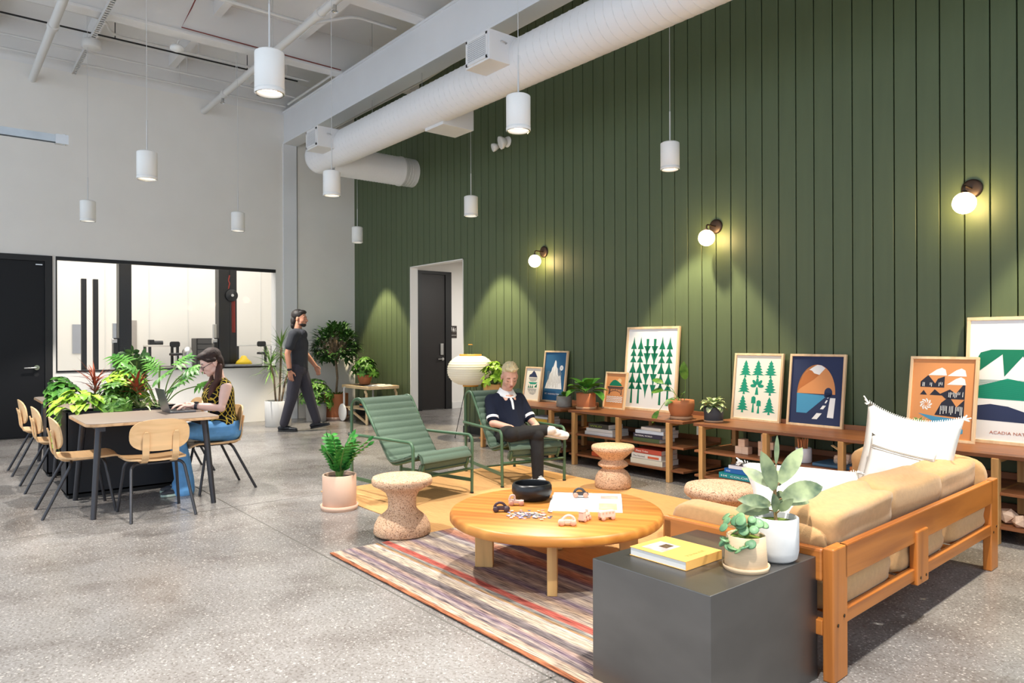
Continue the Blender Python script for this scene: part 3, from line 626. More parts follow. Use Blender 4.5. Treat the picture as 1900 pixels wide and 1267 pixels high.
# ------------------------------------------------------------------ sofa
m_teak = wood('teak_oiled', (186, 112, 46), (142, 76, 28), 1, 4.5, .38, .15)
m_teakv = wood('teak_oiled_upright', (186, 112, 46), (142, 76, 28), 2, 4.5, .38, .15)
m_teakx = wood('teak_oiled_cross', (186, 112, 46), (142, 76, 28), 0, 4.5, .38, .15)
m_linen = mat('camel_linen', (190, 149, 102), .9, spec=.15, noise=(45, .07), bump=(320, .25), sheen=.2)
SL_, SD = 2.14, .80
sofa = thing('sofa', 'teak framed sofa with camel linen cushions, seen from behind', 'sofa', (-1.362, 2.70, 0), radians(2.6))
b = MB(); b.box2((-.032, .1, .385), (0, SL_-.1, .52)); b.build('back_rail', m_teak, sofa, bevel=.006)
b = MB(); b.box2((-.032, .1, .21), (-.002, SL_-.1, .265)); b.build('lower_back_rail', m_teak, sofa, bevel=.004)
b = MB(); b.box2((-.026, .84, .19), (.012, .98, .44)); mp_ = b.build('middle_post', m_teakv, sofa, bevel=.006)
def screws(parent, pts):
    b = MB()
    for p in pts: b.cyl(p, V(p)+V((.0025, 0, 0)), .007, n=12)
    b.build('screw_heads', mat('screw_brass', (72, 54, 34), .35, metal=.8), parent)
screws(mp_, [(.012, .875, .222), (.012, .945, .222)])
for y, nm in ((0, 'near'), (SL_-.125, 'far')):
    b = MB(); b.box2((-.045, y, 0), (0, y+.125, .52)); o = b.build('leg', m_teakv, sofa, bevel=.006); screws(o, [(0, y+.035, .22), (0, y+.09, .245)])
    ya = y if nm == 'near' else SL_-.04
    b = MB(); b.box2((-SD, ya, .385), (-.045, ya+.04, .512)); b.build('arm_panel', m_teakx, sofa, bevel=.01)
    b = MB(); b.box2((-SD+.05, ya, .175), (-.045, ya+.035, .235)); b.build('end_rail', m_teakx, sofa, bevel=.004)
    b = MB(); b.box2((-SD, y, 0), (-SD+.05, y+.1, .5)); b.build('leg', m_teakv, sofa, bevel=.006)
b = MB(); b.box2((-SD+.02, .1, .2), (-SD+.05, SL_-.1, .27)); b.build('front_rail', m_teak, sofa, bevel=.004)
b = MB()
for k in range(14): b.box2((-SD+.05, .1+.145*k, .232), (-.03, .15+.145*k, .25))
b.build('seat_slats', m_teakx, sofa)
def cushion(name, c, d, parent, m, rot=(0, 0, 0), puff=.35, n=10, pinch=.0, wrinkle=.006, seed=1, group=None):
    """plump box cushion of size d; puff rounds it off, pinch pulls the corners out"""
    rnd = random.Random(seed); ph = [rnd.uniform(0, 6) for _ in range(6)]
    R = Euler(rot).to_matrix(); b = MB(); dx, dy, dz = d[0]/2, d[1]/2, d[2]/2; c = V(c)
    vs, fs = [], []; idx = {}
    bmx = bmesh.new(); bmesh.ops.create_cube(bmx, size=2); bmesh.ops.subdivide_edges(bmx, edges=bmx.edges, cuts=n, use_grid_fill=True)
    for v in bmx.verts:
        x, y, z = v.co; e = 2.6+(1-puff)*6
        q = max(1e-6, (abs(x)**e+abs(y)**e+abs(z)**e)**(1/e)); s_ = 1/q*max(abs(x), abs(y), abs(z))*1.0
        x, y, z = x*s_, y*s_, z*s_
        ed = max(abs(x), abs(y), abs(z)); w_ = wrinkle*(sin(x*5+ph[0])*sin(y*4+ph[1])+.6*sin(z*6+ph[2]+x*3))
        v.co = c+R @ V((x*dx*(1+pinch*abs(y*z))+w_, y*dy*(1+pinch*abs(x*z))+w_*.8, z*dz*(1+pinch*abs(x*y))+w_))
    me = bpy.data.meshes.new(name); bmx.to_mesh(me); bmx.free()
    for p in me.polygons: p.use_smooth = True
    me.materials.append(m); o = bpy.data.objects.new(name, me); COL.objects.link(o)
    if parent is not None: o.parent = parent
    return o
def piping(o, parent_pts): pass
for k in range(3):
    cushion('seat_cushion', (-.40, .385+.69*k, .325), (.74, .68, .17), sofa, m_linen, puff=.12, seed=k+1)
for k, (y, tilt, zz) in enumerate(((.42, .02, .545), (1.05, -.02, .55), (1.66, .02, .545))):
    cushion('back_cushion', (-.165, y, zz-.045), (.2, .67, .31), sofa, m_linen, (tilt, .2, tilt), .16, seed=k+5, wrinkle=.008)
cushion('arm_cushion', (-.43, .115, .475), (.72, .14, .21), sofa, m_linen, (0, 0, 0), .6, seed=11)
cushion('arm_cushion', (-.40, SL_-.12, .50), (.74, .14, .30), sofa, m_linen, (.0, 0, 0), .6, seed=12)
# loose pillows
m_wl = mat('white_linen', (240, 236, 228), .92, spec=.1, noise=(60, .03), bump=(300, .2)); m_wl2 = mat('white_embroidered', (242, 238, 230), .92, spec=.1, bump=(170, .35)); m_stitch = mat('grey_stitch', (176, 166, 152), .9)
def pillow(name, label, loc, w, h, d, rot, m, seed, fringe=True, bands=False):
    """knife-edge pillow: two bulged faces meeting in an edge"""
    t = thing(name, label, 'pillow', loc); t.rotation_euler = rot
    rnd = random.Random(seed); ph = [rnd.uniform(0, 6) for _ in range(4)]
    def face(sg):
        def f(u, v):
            x, y = u*2-1, v*2-1; bul = ((1-x*x)*(1-y*y))**.45
            k = 1-.06*(1-abs(x*y))*((abs(x) > .8)+(abs(y) > .8))*.5-.05*(1-y*y)*abs(x)**3*1.-0.0
            ky = 1-.05*(1-x*x)*abs(y)**3
            return V((x*w/2*k, sg*d/2*bul+.006*sin(x*6+ph[0])*sin(y*5+ph[1])*bul, (y*h/2*ky)+h/2-(.10*h*(1-x*x)*max(0, y)**2)))
        return f
    b = MB(); b.grid(face(-1), 16, 16); b.grid(face(1), 16, 16); b.build('cover', m, t, merge=True)
    if fringe:
        b = MB()
        for x, z in ((-1, 0), (1, 0), (-1, 1), (1, 1)):
            for k in range(9):
                a = rnd.uniform(0, 2*pi); e = .03; b.tube([(x*w/2*.97, 0, z*h*.98+.01*(1-z)), (x*(w/2+e*rnd.uniform(.2, 1)), rnd.uniform(-.014, .014), z*h+(.5-(1-z))*0+(rnd.uniform(-.02, .03)))], .004, 5)
        for side in range(2):
            for k in range(46):
                q = -1+2*k/45; zz = h*(.02 if side else .99)-(0 if side else (.125*h)*(1-q*q)); zz += (.02*h*(1-q*q)) if side else 0
                b.tube([(q*w/2*.96, 0, zz), (q*w/2*.97, rnd.uniform(-.008, .008), zz+(-.014 if side else .014))], .0025, 4)
        b.build('fringe', m, t)
    if bands:
        b = MB()
        for v in (.16, .20, .74, .78, .80):
            f = face(-1); b.tube([f(i/30, v)+V((0, -.002, 0)) for i in range(1, 30)], .0022 if v < .75 else .003, 5)
        b.build('embroidered_bands', m_stitch, t)
    return t
pillow('pillow', 'tall white fringed pillow standing upright at the far sofa corner', (-1.80, 4.33, .41), .50, .53, .22, (radians(-13), radians(8), radians(16)), m_wl, 3)
pillow('pillow', 'smaller white pillow with grey embroidered bands, leaning on the tall fringed pillow', (-1.77, 4.15, .45), .34, .33, .12, (radians(-16), radians(12), radians(18)), m_wl2, 5, False, True)
pillow('pillow', 'white fringed pillow slumped across the seat near the grey potted rubber plant', (-1.76, 3.36, .43), .62, .42, .19, (radians(-58), radians(5), radians(48)), m_wl, 8)

# ------------------------------------------------------------------ low bookshelves
m_oak = wood('oak_upright', (198, 150, 92), (170, 120, 66), 2, 7, .5); m_oaky = wood('oak_cross', (190, 142, 86), (160, 112, 62), 1, 7, .5)
m_walnut = wood('walnut_board', (140, 88, 54), (98, 56, 32), 0, 5, .42); 
SHZ = .58
def make_shelf(X0, label, last=False):
    t = thing('low_bookshelf', label, 'bookshelf', (X0, 5.37, 0), 0, 'low oak and walnut bookshelves along the green wall')
    for i in range(3):
        x = .635*i
        for y in (-.012, .50):
            MB().box2((x-.021, y, 0), (x+.021, y+.055, SHZ-.024)).build('post', m_oak, t, bevel=.003)
        b = MB()
        for z in (.085, .305, .525): b.box2((x-.014, .043, z), (x+.014, .50, z+.032))
        b.build('cross_rail', m_oaky, t, bevel=.002)
    for z, nm in ((SHZ-.026, 'top'), (.337-.02, 'shelf'), (.117-.02, 'shelf')):
        b = MB(); b.box2((-.085, 0 if nm == 'top' else .012, z), (1.435, .585, z+(.026 if nm == 'top' else .02))); o = b.build(nm, m_walnut, t, bevel=.003)
        MB().box2((-.085, .585, z), (1.435, .603, z+.065)).build('back_lip', m_walnut, o, bevel=.003)
    return t
SHELF_X = [-7.2, -5.56, -3.92, -2.27]
make_shelf(SHELF_X[0], 'low walnut and oak bookshelf behind the seated man, nearest the lantern')
make_shelf(SHELF_X[1], 'low walnut and oak bookshelf carrying the tall poster of stacked trees')
make_shelf(SHELF_X[2], 'low walnut and oak bookshelf with wooden blocks and a cup of pencils')
make_shelf(SHELF_X[3], 'low walnut and oak bookshelf at the far end of the sofa, under the orange poster')

# ------------------------------------------------------------------ framed posters leaning on the wall
m_maple = wood('pale_maple_frame', (226, 196, 158), (208, 172, 130), 2, 6, .5)
INK = {k: mat('ink_'+k, c, .75, spec=.15) for k, c in dict(white=(234, 236, 238), cream=(236, 232, 220), green=(30, 118, 92), teal=(38, 148, 122), navy=(50, 60, 92), blue=(50, 98, 138), sky=(78, 150, 190), orange=(206, 132, 82), tan=(214, 148, 98), brown=(186, 116, 70), dark=(48, 50, 64), grey=(176, 176, 172), red=(178, 108, 84), sand=(226, 196, 150)).items()}
def poster(xl, yb, w, h, ytop, bg, label, art, bw=.02, dep=.028):
    """frame leaning back; art(add, txt) draws in unit coordinates of the print"""
    lean = math.asin(min(.9, (ytop-yb)/h))
    t = thing('framed_poster', label, 'poster', (xl, yb, SHZ), 0, 'framed posters leaning along the bookshelf tops'); t.rotation_euler = (-lean, 0, 0)
    b = MB()
    for a, c in (((0, 0), (w, bw)), ((0, h-bw), (w, h)), ((0, bw), (bw, h-bw)), ((w-bw, bw), (w, h-bw))): b.box2((a[0], 0, a[1]), (c[0], dep, c[1]))
    b.build('frame', m_maple, t, bevel=.0015, seg=1)
    b = MB(); keys = [bg]; pw, ph = w-2*bw, h-2*bw
    b.box2((bw, .012, bw), (w-bw, .02, h-bw)); lv = [0]
    O, X, Y = V((bw, .012, bw)), V((1, 0, 0)), V((0, 0, 1))
    def add(poly, col, lift=1, unit=True):
        if col not in keys: keys.append(col)
        b.m = keys.index(col); lv[0] += 1
        b.flat([(x*pw, y*ph) for x, y in poly] if unit else poly, O, X, Y, .0004+.00008*lv[0]*0+.0003*lift); b.m = 0
    texts = []
    art(add, texts, pw, ph)
    p = b.build('print', [INK[k] for k in keys], t)
    for body, x, y, size, col, wd in texts:
        text('lettering', body, size, INK[col], p, O+X*(x*pw)+Y*(y*ph)+V((0, -.0012, 0)), X, Y, width=wd*pw)
    return t
def tri(x, y, w, h, k=.0):   # upward tree tier with flared base
    return [(x-w/2, y), (x-w*.16, y+h*.5), (x, y+h), (x+w*.16, y+h*.5), (x+w/2, y)]
def art_lake(add, tx, pw, ph):
    add([(.2, .72), (.24, .8), (.34, .82), (.5, .96*.97), (.6, .88), (.78, .72)], 'navy'); add([(.18, .70), (.8, .70), (.7, .6), (.5, .58), (.3, .6)], 'grey')
    add([(.2, .56), (.82, .56), (.7, .5), (.35, .49)], 'teal'); add([(.62, .4), (.8, .4), (.8, .52)], 'green')
    for k in range(3): add(tri(.25+.13*k, .38, .13, .11), 'green')
    add([(.18, .36), (.8, .36), (.76, .22), (.62, .16), (.4, .18), (.24, .26)], 'grey')
    for k in range(9): add([(.22+.06*k, .3-.02*(k % 3)), (.25+.06*k, .3-.02*(k % 3)), (.235+.06*k, .2)], 'cream', 2)
def art_mount(add, tx, pw, ph):
    add([(.08, .24), (.14, .36), (.22, .44), (.26, .55), (.33, .6), (.36, .68), (.42, .71), (.47, .82), (.5, .84), (.54, .81), (.57, .7), (.62, .66), (.64, .56), (.70, .50), (.76, .53), (.80, .49), (.84, .36), (.88, .24)], 'white')
    rnd = random.Random(2)
    for k in range(22):
        x = .16+.03*k; hh = .1+.38*(1-abs(x-.5)*1.8)*rnd.uniform(.4, 1); y0 = .25+rnd.uniform(0, .12)
        add([(x, y0), (x+.012, y0), (x+.02, y0+hh), (x+.012, y0+hh)], 'grey', 2)
    add(circ(.8, .68, .085, 24, .085*pw/ph), 'white'); add(circ(.8, .68, .02, 12, .02*pw/ph), 'grey', 2)
    tx.append(('MT. WASHINGTON', .1, .115, .03, 'white', .68))
def art_bridge(add, tx, pw, ph):
    add(circ(.68, .79, .1, 20, .1*pw/ph), 'sand'); add([(.16, .64), (.22, .72), (.34, .8), (.46, .82), (.6, .78), (.78, .7), (.84, .64)], 'green', 2)
    add([(.08, .58), (.92, .58), (.92, .615), (.08, .615)], 'dark'); add([(.12, .545), (.88, .545), (.88, .565), (.12, .565)], 'dark')
    for k in range(12):
        x = .14+.065*k; add([(x, .565), (x+.014, .565), (x+.014, .58), (x, .58)], 'dark')
    arch = [(.22+.28*(1-cos(pi*i/12)), .41+.1*sin(pi*i/12)) for i in range(13)]
    for i in range(12):
        (x0, y0), (x1, y1) = arch[i], arch[i+1]; add([(x0, y0-.018), (x1, y1-.018), (x1, y1), (x0, y0)], 'dark')
        if i % 2 == 0: add([(x0, y0), (x0+.018, y0), (x0+.018, .545), (x0, .545)], 'dark')
    for x in (.17, .8): add([(x, .38), (x+.05, .38), (x+.04, .545), (x+.01, .545)], 'dark')
    for j in range(4):
        y = .33-.048*j; up = [(.08+.84*i/24, y+.008*sin(i*1.57)) for i in range(25)]; lo = [(x, q-.024) for x, q in up][::-1]; add(up+lo, 'white')
    add([(.3, .11), (.62, .11), (.62, .114), (.3, .114)], 'brown')
def art_trees(add, tx, pw, ph):
    cols = [.125, .27, .41, .56, .71, .86]
    for c, x in enumerate(cols):
        if c in (2, 3):
            add([(x-.028, .875), (x+.028, .875), (x+.018, .65), (x-.014, .65)], 'green')
            for y, w, h in ((.655, .14, .11), (.525, .15, .15), (.395, .145, .14), (.265, .14, .15), (.12, .12, .16)):
                add([(px_, 2*y+h-py_-h*.0-0) if 0 else (px_, y+h-(py_-y)) for px_, py_ in tri(x, y-.02, w, h+.02)], 'green')
        else:
            add([(x-.024, .055), (x+.022, .055), (x+.012, .33), (x-.012, .33)], 'green')
            for y, w, h in ((.745, .125, .16), (.655, .13, .125), (.575, .135, .115), (.44, .145, .165), (.315, .15, .16), (.235, .145, .12)): add(tri(x, y, w, h), 'green')
def conifer(add, x, y, w, h, kind, seed):
    rnd = random.Random(seed); n = 5; L_, R_ = [], []
    for i in range(n):
        t0, t1 = i/n, (i+1)/n; ww = w*.5*(1-t0*.85); yy = y+h*(.14+.8*t0)
        if kind == 1: tip, base = -.03, .0
        elif kind == 2: tip, base = .04, .0
        else: tip, base = .0, .0
        L_ += [(x-ww, yy+tip*h), (x-ww*.42, yy+h*.11)]; R_ += [(x+ww, yy+tip*h), (x+ww*.42, yy+h*.11)]
    pts = [(x-w*.1, y), (x-w*.05, y+h*.14)]+L_+[(x, y+h)]+R_[::-1]+[(x+w*.05, y+h*.14), (x+w*.1, y)]
    add(pts, 'teal')
def art_nine(add, tx, pw, ph):
    for i, (x, y, k) in enumerate(((.22, .66, 1), (.5, .66, 0), (.78, .66, 2), (.21, .39, 1), (.79, .39, 2), (.2, .1, 0), (.79, .09, 1))): conifer(add, x, y-.01, .29, .28, k, i)
    add([(.46, .38), (.54, .38), (.515, .5), (.485, .5)], 'teal')
    for a in range(5):
        q = radians(0+45*a); ca, sa = cos(q), sin(q); add([(.5+(.02+.065*(1+cos(t_)))*ca-.032*sin(t_)*sa, .52+((.02+.065*(1+cos(t_)))*sa+.032*sin(t_)*ca)*.85) for t_ in [2*pi*i_/16 for i_ in range(16)]], 'teal')
    for x, y, hh in ((.44, .1, .26), (.56, .09, .21)):
        add([(x-.03, y), (x+.025, y), (x+.01, y+hh*.6), (x-.01, y+hh*.6)], 'teal'); add([(x-.05, y+hh*.55), (x+.05, y+hh*.55), (x+.045, y+hh*.92), (x, y+hh), (x-.045, y+hh*.92)], 'teal')
def art_tunnel(add, tx, pw, ph):
    A = [(.5+.37*cos(pi*i/24), .45+.43*sin(pi*i/24)) for i in range(25)]
    add([(.87, .45), (.87, .13), (.13, .13), (.13, .45)] + [], 'navy', 0)
    add(A, 'tan'); add([p for p in A if p[0] < .5 and p[1] > .45]+[(.13, .45), (.62, .74), (.4, .62), (.2, .55)][:1], 'tan')
    add([(.35, .80), (.42, .84), (.5, .875), (.58, .87), (.66, .83), (.55, .73), (.45, .75), (.4, .79)], 'white', 2)
    add([(.16, .56), (.2, .66), (.27, .75), (.35, .80), (.4, .79), (.45, .75), (.55, .73), (.45, .66), (.3, .58), (.15, .5), (.14, .5)], 'brown', 2)
    add([(.13, .45), (.72, .43), (.34, .16), (.14, .16)], 'sky', 2)
    add(circ(.74, .475, .075, 24, .075*pw/ph*1.2), 'navy', 3); add([(.665, .41), (.815, .41), (.815, .475), (.665, .475)], 'navy', 3)
    add([(.78, .4), (.88, .4), (.86, .11), (.74, .115)], 'white', 2)
    for x, y, w_, h_, s in ((.725, .39, .018, .03, .02), (.68, .32, .03, .045, .03), (.6, .23, .06, .055, .05), (.45, .08, .1, .09, .09)): add([(x, y), (x+w_, y), (x+w_+s, y+h_), (x+s, y+h_)], 'white', 2)
def art_orange(add, tx, pw, ph):
    def fin(x, y, w_, h_): add([(x, y)]+[(x+w_*(.25+.75*sin(pi/2*i/10)), y+h_*(.2+.8*sin(pi*.5*i/10)) if i < 7 else y+h_*(.2+.8*sin(pi*.5*7/10)+.15*(1-(i-8)**2/2)*0)) for i in range(11)]+[(x+w_, y)], 'white')
    for x, y, w_ in ((.26, .795, .3), (.57, .79, .3), (.57, .68, .3)): add([(x, y), (x+w_*.45, y+.075), (x+w_*.72, y+.1), (x+w_*.92, y+.075), (x+w_, y)], 'white')
    A = [(.14, .64), (.14, .71), (.26, .795), (.38, .69), (.42, .75), (.53, .785), (.53, .64)]
    B = [(.14, .54), (.2, .6), (.26, .54)]; C_ = [(.3, .54), (.38, .615), (.47, .56), (.62, .62), (.72, .57), (.86, .72), (.86, .5), (.56, .5), (.5, .54)]
    D_ = [(.4, .29), (.5, .45), (.62, .53), (.74, .4), (.86, .5), (.86, .27)]
    for P_ in (A, B, C_, D_): add(P_, 'dark')
    rnd = random.Random(4)
    for k in range(30):
        x = .15+.024*k
        for (x0, x1, y0, y1) in ((.15, .52, .645, .72), (.6, .85, .515, .6), (.48, .85, .29, .42)):
            if x0 < x < x1-.02 and rnd.random() < .75:
                a = rnd.uniform(y0, (y0+y1)/2); add([(x, a), (x+.009, a), (x+.011, y1*rnd.uniform(.96, 1.0)), (x+.002, y1*.97)], 'white', 2)
    cx, cy, R_ = .25, .42, .105
    for k in range(9):
        a = 2*pi*k/9; add([(cx+.02*cos(a), cy+.02*sin(a)*pw/ph), (cx+R_*.7*cos(a+.25), cy+R_*.7*sin(a+.25)*pw/ph), (cx+R_*cos(a+.75), cy+R_*sin(a+.75)*pw/ph), (cx+R_*.9*cos(a+.95), cy+R_*.9*sin(a+.95)*pw/ph), (cx+R_*.55*cos(a+.6), cy+R_*.55*sin(a+.6)*pw/ph)], 'white')
    add([(.13, .3), (.42, .27), (.86, .25), (.86, .235), (.6, .19), (.86, .13), (.86, .08), (.66, .03), (.2, .03), (.14, .1), (.3, .19), (.38, .21)], 'sky')
def art_park(add, tx, pw, ph):
    add([(.07, .56), (.07, .68), (.1, .73), (.2, .755), (.8, .755), (.9, .73), (.93, .68), (.93, .56), (.74, .7), (.6, .52), (.48, .7), (.32, .53), (.3, .715)], 'green')
    add([(.06, .44), (.35, .515), (.7, .46), (.94, .5), (.94, .33), (.06, .345)], 'teal')
    for k in range(26): y = .35+.006*k; add([(.07, y), (.93, y-.004), (.93, y-.002), (.07, y+.002)], 'green', 2)
    add([(.06, .28), (.2, .3), (.36, .285), (.62, .215), (.94, .2), (.94, .15), (.06, .165)], 'navy')
    tx.append(('ACADIA NATIONAL PARK', .2, .055, .03, 'red', .62))
poster(-6.93, 5.79, .315, .43, 5.86, 'cream', 'small framed print of a mountain mirrored in a lake, beside the man', art_lake, .018)
poster(-6.72, 5.915, .42, .63, 5.995, 'blue', 'framed blue poster of a white rock peak and moon', art_mount)
poster(-5.545, 5.79, .315, .41, 5.86, 'tan', 'small framed tan print of a bridge below a green hill', art_bridge, .018)
poster(-5.355, 5.915, .715, .90, 6.0, 'white', 'tall framed poster of green arrow shaped trees in columns', art_trees, .024)
poster(-3.985, 5.915, .505, .63, 5.995, 'cream', 'framed poster of nine different teal trees', art_nine)
poster(-3.415, 5.915, .505, .63, 5.995, 'navy', 'framed navy poster of a road running into a mountain tunnel', art_tunnel)
poster(-2.36, 5.79, .465, .63, 5.90, 'tan', 'framed orange poster of striped mountains, swirl sun and blue lake', art_orange)
poster(-2.005, 5.915, .74, .915, 6.0, 'white', 'tall framed white poster of green and navy hills, cut by the photo edge', art_park, .024)

# ------------------------------------------------------------------ green lounge chairs
m_ltube = mat('green_powdercoat', (74, 104, 76), .45); m_quilt = mat('green_quilt', (94, 112, 96), .9, spec=.1, noise=(120, .08), bump=(420, .3), sheen=.15)
def make_lounge(label):
    """local: faces +X, origin on the floor under the middle of the front legs line"""
    t = thing('lounge_chair', label, 'armchair', (0, 0, 0), 0, 'green tubular lounge chairs on the jute rug'); W = .28; r = .0135
    # seat-and-back curve in side view (x back is negative)
    prof = rounded([(-.90, 0, .0), (-.90, 0, .78), (-.74, 0, .80), (-.36, 0, .30), (-.2, 0, .33), (-.005, 0, .40), (.03, 0, .28), (-.02, 0, .24)], .09, 6)
    curve = rounded([(-.86, 0, .785), (-.77, 0, .80), (-.38, 0, .285), (-.2, 0, .33), (-.0, 0, .40), (.04, 0, .33), (.0, 0, .25)], .07, 6)
    for s in (-1, 1):
        pts = rounded([(-.90, s*W, .0), (-.90, s*W, .79), (-.77, s*W, .83), (-.37, s*(W-.03), .275), (-.2, s*(W-.03), .32), (.0, s*(W-.03), .385), (.035, s*(W-.03), .3), (.0, s*(W-.03), .24)], .1, 7)
        MB().tube(pts, r, 12).build('side_tube', m_ltube, t)
        pts = rounded([(-.905, s*(W+.02), .50), (-.03, s*(W+.055), .505), (.0, s*(W+.055), .47), (.0, s*(W+.05), 0)], .06, 6)
        MB().tube(pts, r, 12).build('arm_tube', m_ltube, t)
        MB().cyl((-.9, s*(W+.0), .50), (-.9, s*(W+.03), .50), .017, n=12).build('arm_clamp', m_steel, t)
        MB().bar((-.9, s*W, .115), (0, s*(W+.05), .115), .008, .03).build('side_stretcher', m_ltube, t)
        b = MB(); b.cyl((-.9, s*W, 0), (-.9, s*W, .012), .016, n=12); b.cyl((0, s*(W+.05), 0), (0, s*(W+.05), .012), .016, n=12); b.build('foot_caps', mat('rubber_black', (26, 26, 26), .7), t)
    b = MB(); b.bar((-.45, -W, .115), (-.45, W, .115), .03, .01); b.build('cross_stretcher', m_ltube, t)
    b = MB(); b.cyl((-.0, -W-.05, .215), (-.0, W+.05, .215), .012, n=10); b.build('front_crossbar', m_ltube, t)
    b = MB()
    for k in range(16):
        q = curve_at(curve, (k+.5)/16)[0]; b.bar(q+V((0, -W+.02, -.012)), q+V((0, W-.02, -.012)), .02, .005)
    b.build('seat_slats', m_ltube, t)
    # quilted pad following the curve: channels puff between stitch lines
    rows = []; n = 190; nch = 19
    for i in range(n+1):
        u = i/n; p, tg = curve_at(curve, u); nr = V((-tg.z, 0, tg.x)); nr = -nr if nr.z < 0 and nr.x < 0 else nr
        nr = V((tg.z, 0, -tg.x)); nr = nr if (nr.x > 0 or nr.z > 0) else -nr
        if nr.dot(V((.5, 0, .9))) < 0 and u < .82: nr = -nr
        ph = (u*nch) % 1; puff = .012+.014*abs(sin(pi*ph))**.5; e = .006
        Wp = W-.005
        rows.append((p, nr, puff))
    b = MB(); prof = [(-1, 0), (-1, .45), (-.985, .8), (-.95, .96), (-.8, 1), (0, 1), (.8, 1), (.95, .96), (.985, .8), (1, .45), (1, 0), (.9, -.25), (0, -.25), (-.9, -.25)]
    rings = [[p+V((0, a*(W-.005), 0))+nr*(pf*c+.004) for a, c in prof] for p, nr, pf in rows]
    b.loft(rings); b.build('quilted_pad', m_quilt, t)
    b = MB()
    for s in (-1, 1): b.tube([p+V((0, s*(W-.012), 0))+nr*(.02) for p, nr, pf in rows[::3]], .0065, 6)
    b.build('pad_piping', mat('green_piping', (54, 74, 56), .8), t)
    return t
def curve_at(pts, u):
    L_ = [0]
    for a, b_ in zip(pts, pts[1:]): L_.append(L_[-1]+(b_-a).length)
    d = u*L_[-1]
    for i in range(len(pts)-1):
        if d <= L_[i+1] or i == len(pts)-2:
            k = (d-L_[i])/max(1e-6, L_[i+1]-L_[i]); k0 = max(i-1, 0); tg = (pts[min(i+2, len(pts)-1)]-pts[k0]).normalized(); return pts[i].lerp(pts[i+1], k), tg
lg = make_lounge('empty green quilted lounge chair beside the pink potted plant')
lg.location = (-5.015, 3.34, .0065); lg.rotation_euler = (0, 0, radians(9))
l2 = dup(lg, (-5.02, 4.34, .0065), radians(-11), 'green quilted lounge chair the blond man is sitting in')
BOWL = (-3.34, 2.87, TZ)
MAG = ((-3.06, 3.06, TZ), radians(-46.7))
TOYS = [('car', (-3.20, 2.52, TZ), radians(52), 'dark plum wooden toy car, the one closest to the table edge', 'd', 'd'),
        ('truck', (-3.27, 2.69, TZ), radians(232), 'pale wooden toy pickup in front of the black bowl', 'w', 'p'),
        ('car', (-2.74, 2.60, TZ), radians(228), 'pale wooden toy car with open roof arch, nearest the puzzle heap', 'w', 'p'),
        ('loco', (-2.75, 2.735, TZ), radians(110), 'pale wooden toy locomotive between the toy car and toy bus', 'w', 'p'),
        ('bus', (-2.69, 2.845, TZ), radians(75), 'pale wooden toy bus with four round windows by the book corner', 'w', 'p'),
        ('car', (-3.13, 3.08, TZ+.016), radians(48), 'grey wooden toy car with pale wheels parked on the open book', 'g', 'p')]
PUZ = ((-3.02, 2.60, TZ), V((.10, .125, 0)), V((-.11, .09, 0)))
# ------------------------------------------------------------------ leaf materials
def leafmat(name, c1, c2, rough=.4, scale=14, vein=None):
    m = mat(name, c1, max(rough, .42), spec=.25); N, L, b = nodes(m)
    tc = N.new('ShaderNodeTexCoord'); n = N.new('ShaderNodeTexNoise'); n.inputs['Scale'].default_value = scale; n.inputs['Detail'].default_value = 3
    r = ramp(N, [(.32, c1), (.62, c2)]); L.new(tc.outputs['Object'], n.inputs['Vector']); L.new(n.outputs['Fac'], r.inputs[0]); L.new(r.outputs[0], b.inputs['Base Color'])
    b.inputs['Transmission Weight'].default_value = 0.0
    b.inputs['Subsurface Weight'].default_value = .12; b.inputs['Subsurface Radius'].default_value = (.01, .02, .004)
    return m
L_zz = leafmat('leaf_zz', (24, 88, 36), (74, 150, 62), .28)
L_dark = leafmat('leaf_dark', (26, 58, 28), (66, 100, 48), .35)
L_mid = leafmat('leaf_mid', (44, 92, 34), (104, 148, 60), .4)
L_lime = leafmat('leaf_lime', (100, 150, 30), (164, 198, 66), .4, 9)
L_phil = leafmat('leaf_philodendron', (36, 92, 32), (92, 146, 56), .35, 8)
L_var = leafmat('leaf_variegated', (96, 146, 74), (222, 226, 178), .45, 40)
L_red = leafmat('leaf_red', (118, 48, 44), (176, 92, 60), .45, 12)
L_strap = leafmat('leaf_strap', (84, 124, 60), (136, 170, 84), .45, 10)
L_rub = leafmat('leaf_rubber', (54, 76, 60), (146, 158, 118), .4, 12)
L_pep = leafmat('leaf_peperomia', (78, 122, 92), (124, 160, 112), .4, 16)
m_bark = mat('bark', (132, 112, 88), .85, noise=(30, .25)); m_stem = mat('green_stem', (110, 140, 70), .5); m_soil = mat('potting_soil', (58, 44, 34), .95, noise=(60, .3), bump=(90, .6)); m_moss = leafmat('moss', (70, 96, 30), (130, 150, 60), .9, 40)
m_terra = mat('terracotta', (200, 124, 80), .75, noise=(5, .05)); m_terra2 = mat('pale_terracotta', (222, 184, 160), .75, noise=(4, .04)); m_saucer = mat('saucer_tan', (206, 160, 122), .7)
m_potgrey = mat('grey_stone_pot', (172, 172, 172), .7, noise=(9, .08)); m_potdark = mat('charcoal_pot', (66, 68, 72), .6, noise=(10, .1)); m_potwhite = mat('white_pot', (222, 220, 216), .5); m_potgl = mat('grey_glazed_pot', (150, 146, 138), .35, noise=(14, .15))
m_potbrown = mat('brown_clay_pot', (186, 116, 72), .6, noise=(7, .08)); m_beige = mat('beige_stoneware', (214, 186, 150), .55, noise=(30, .05, (1, 1, 8)))
rnd = random.Random(11)
def rdir(a, e): return V((cos(a)*cos(e), sin(a)*cos(e), sin(e)))
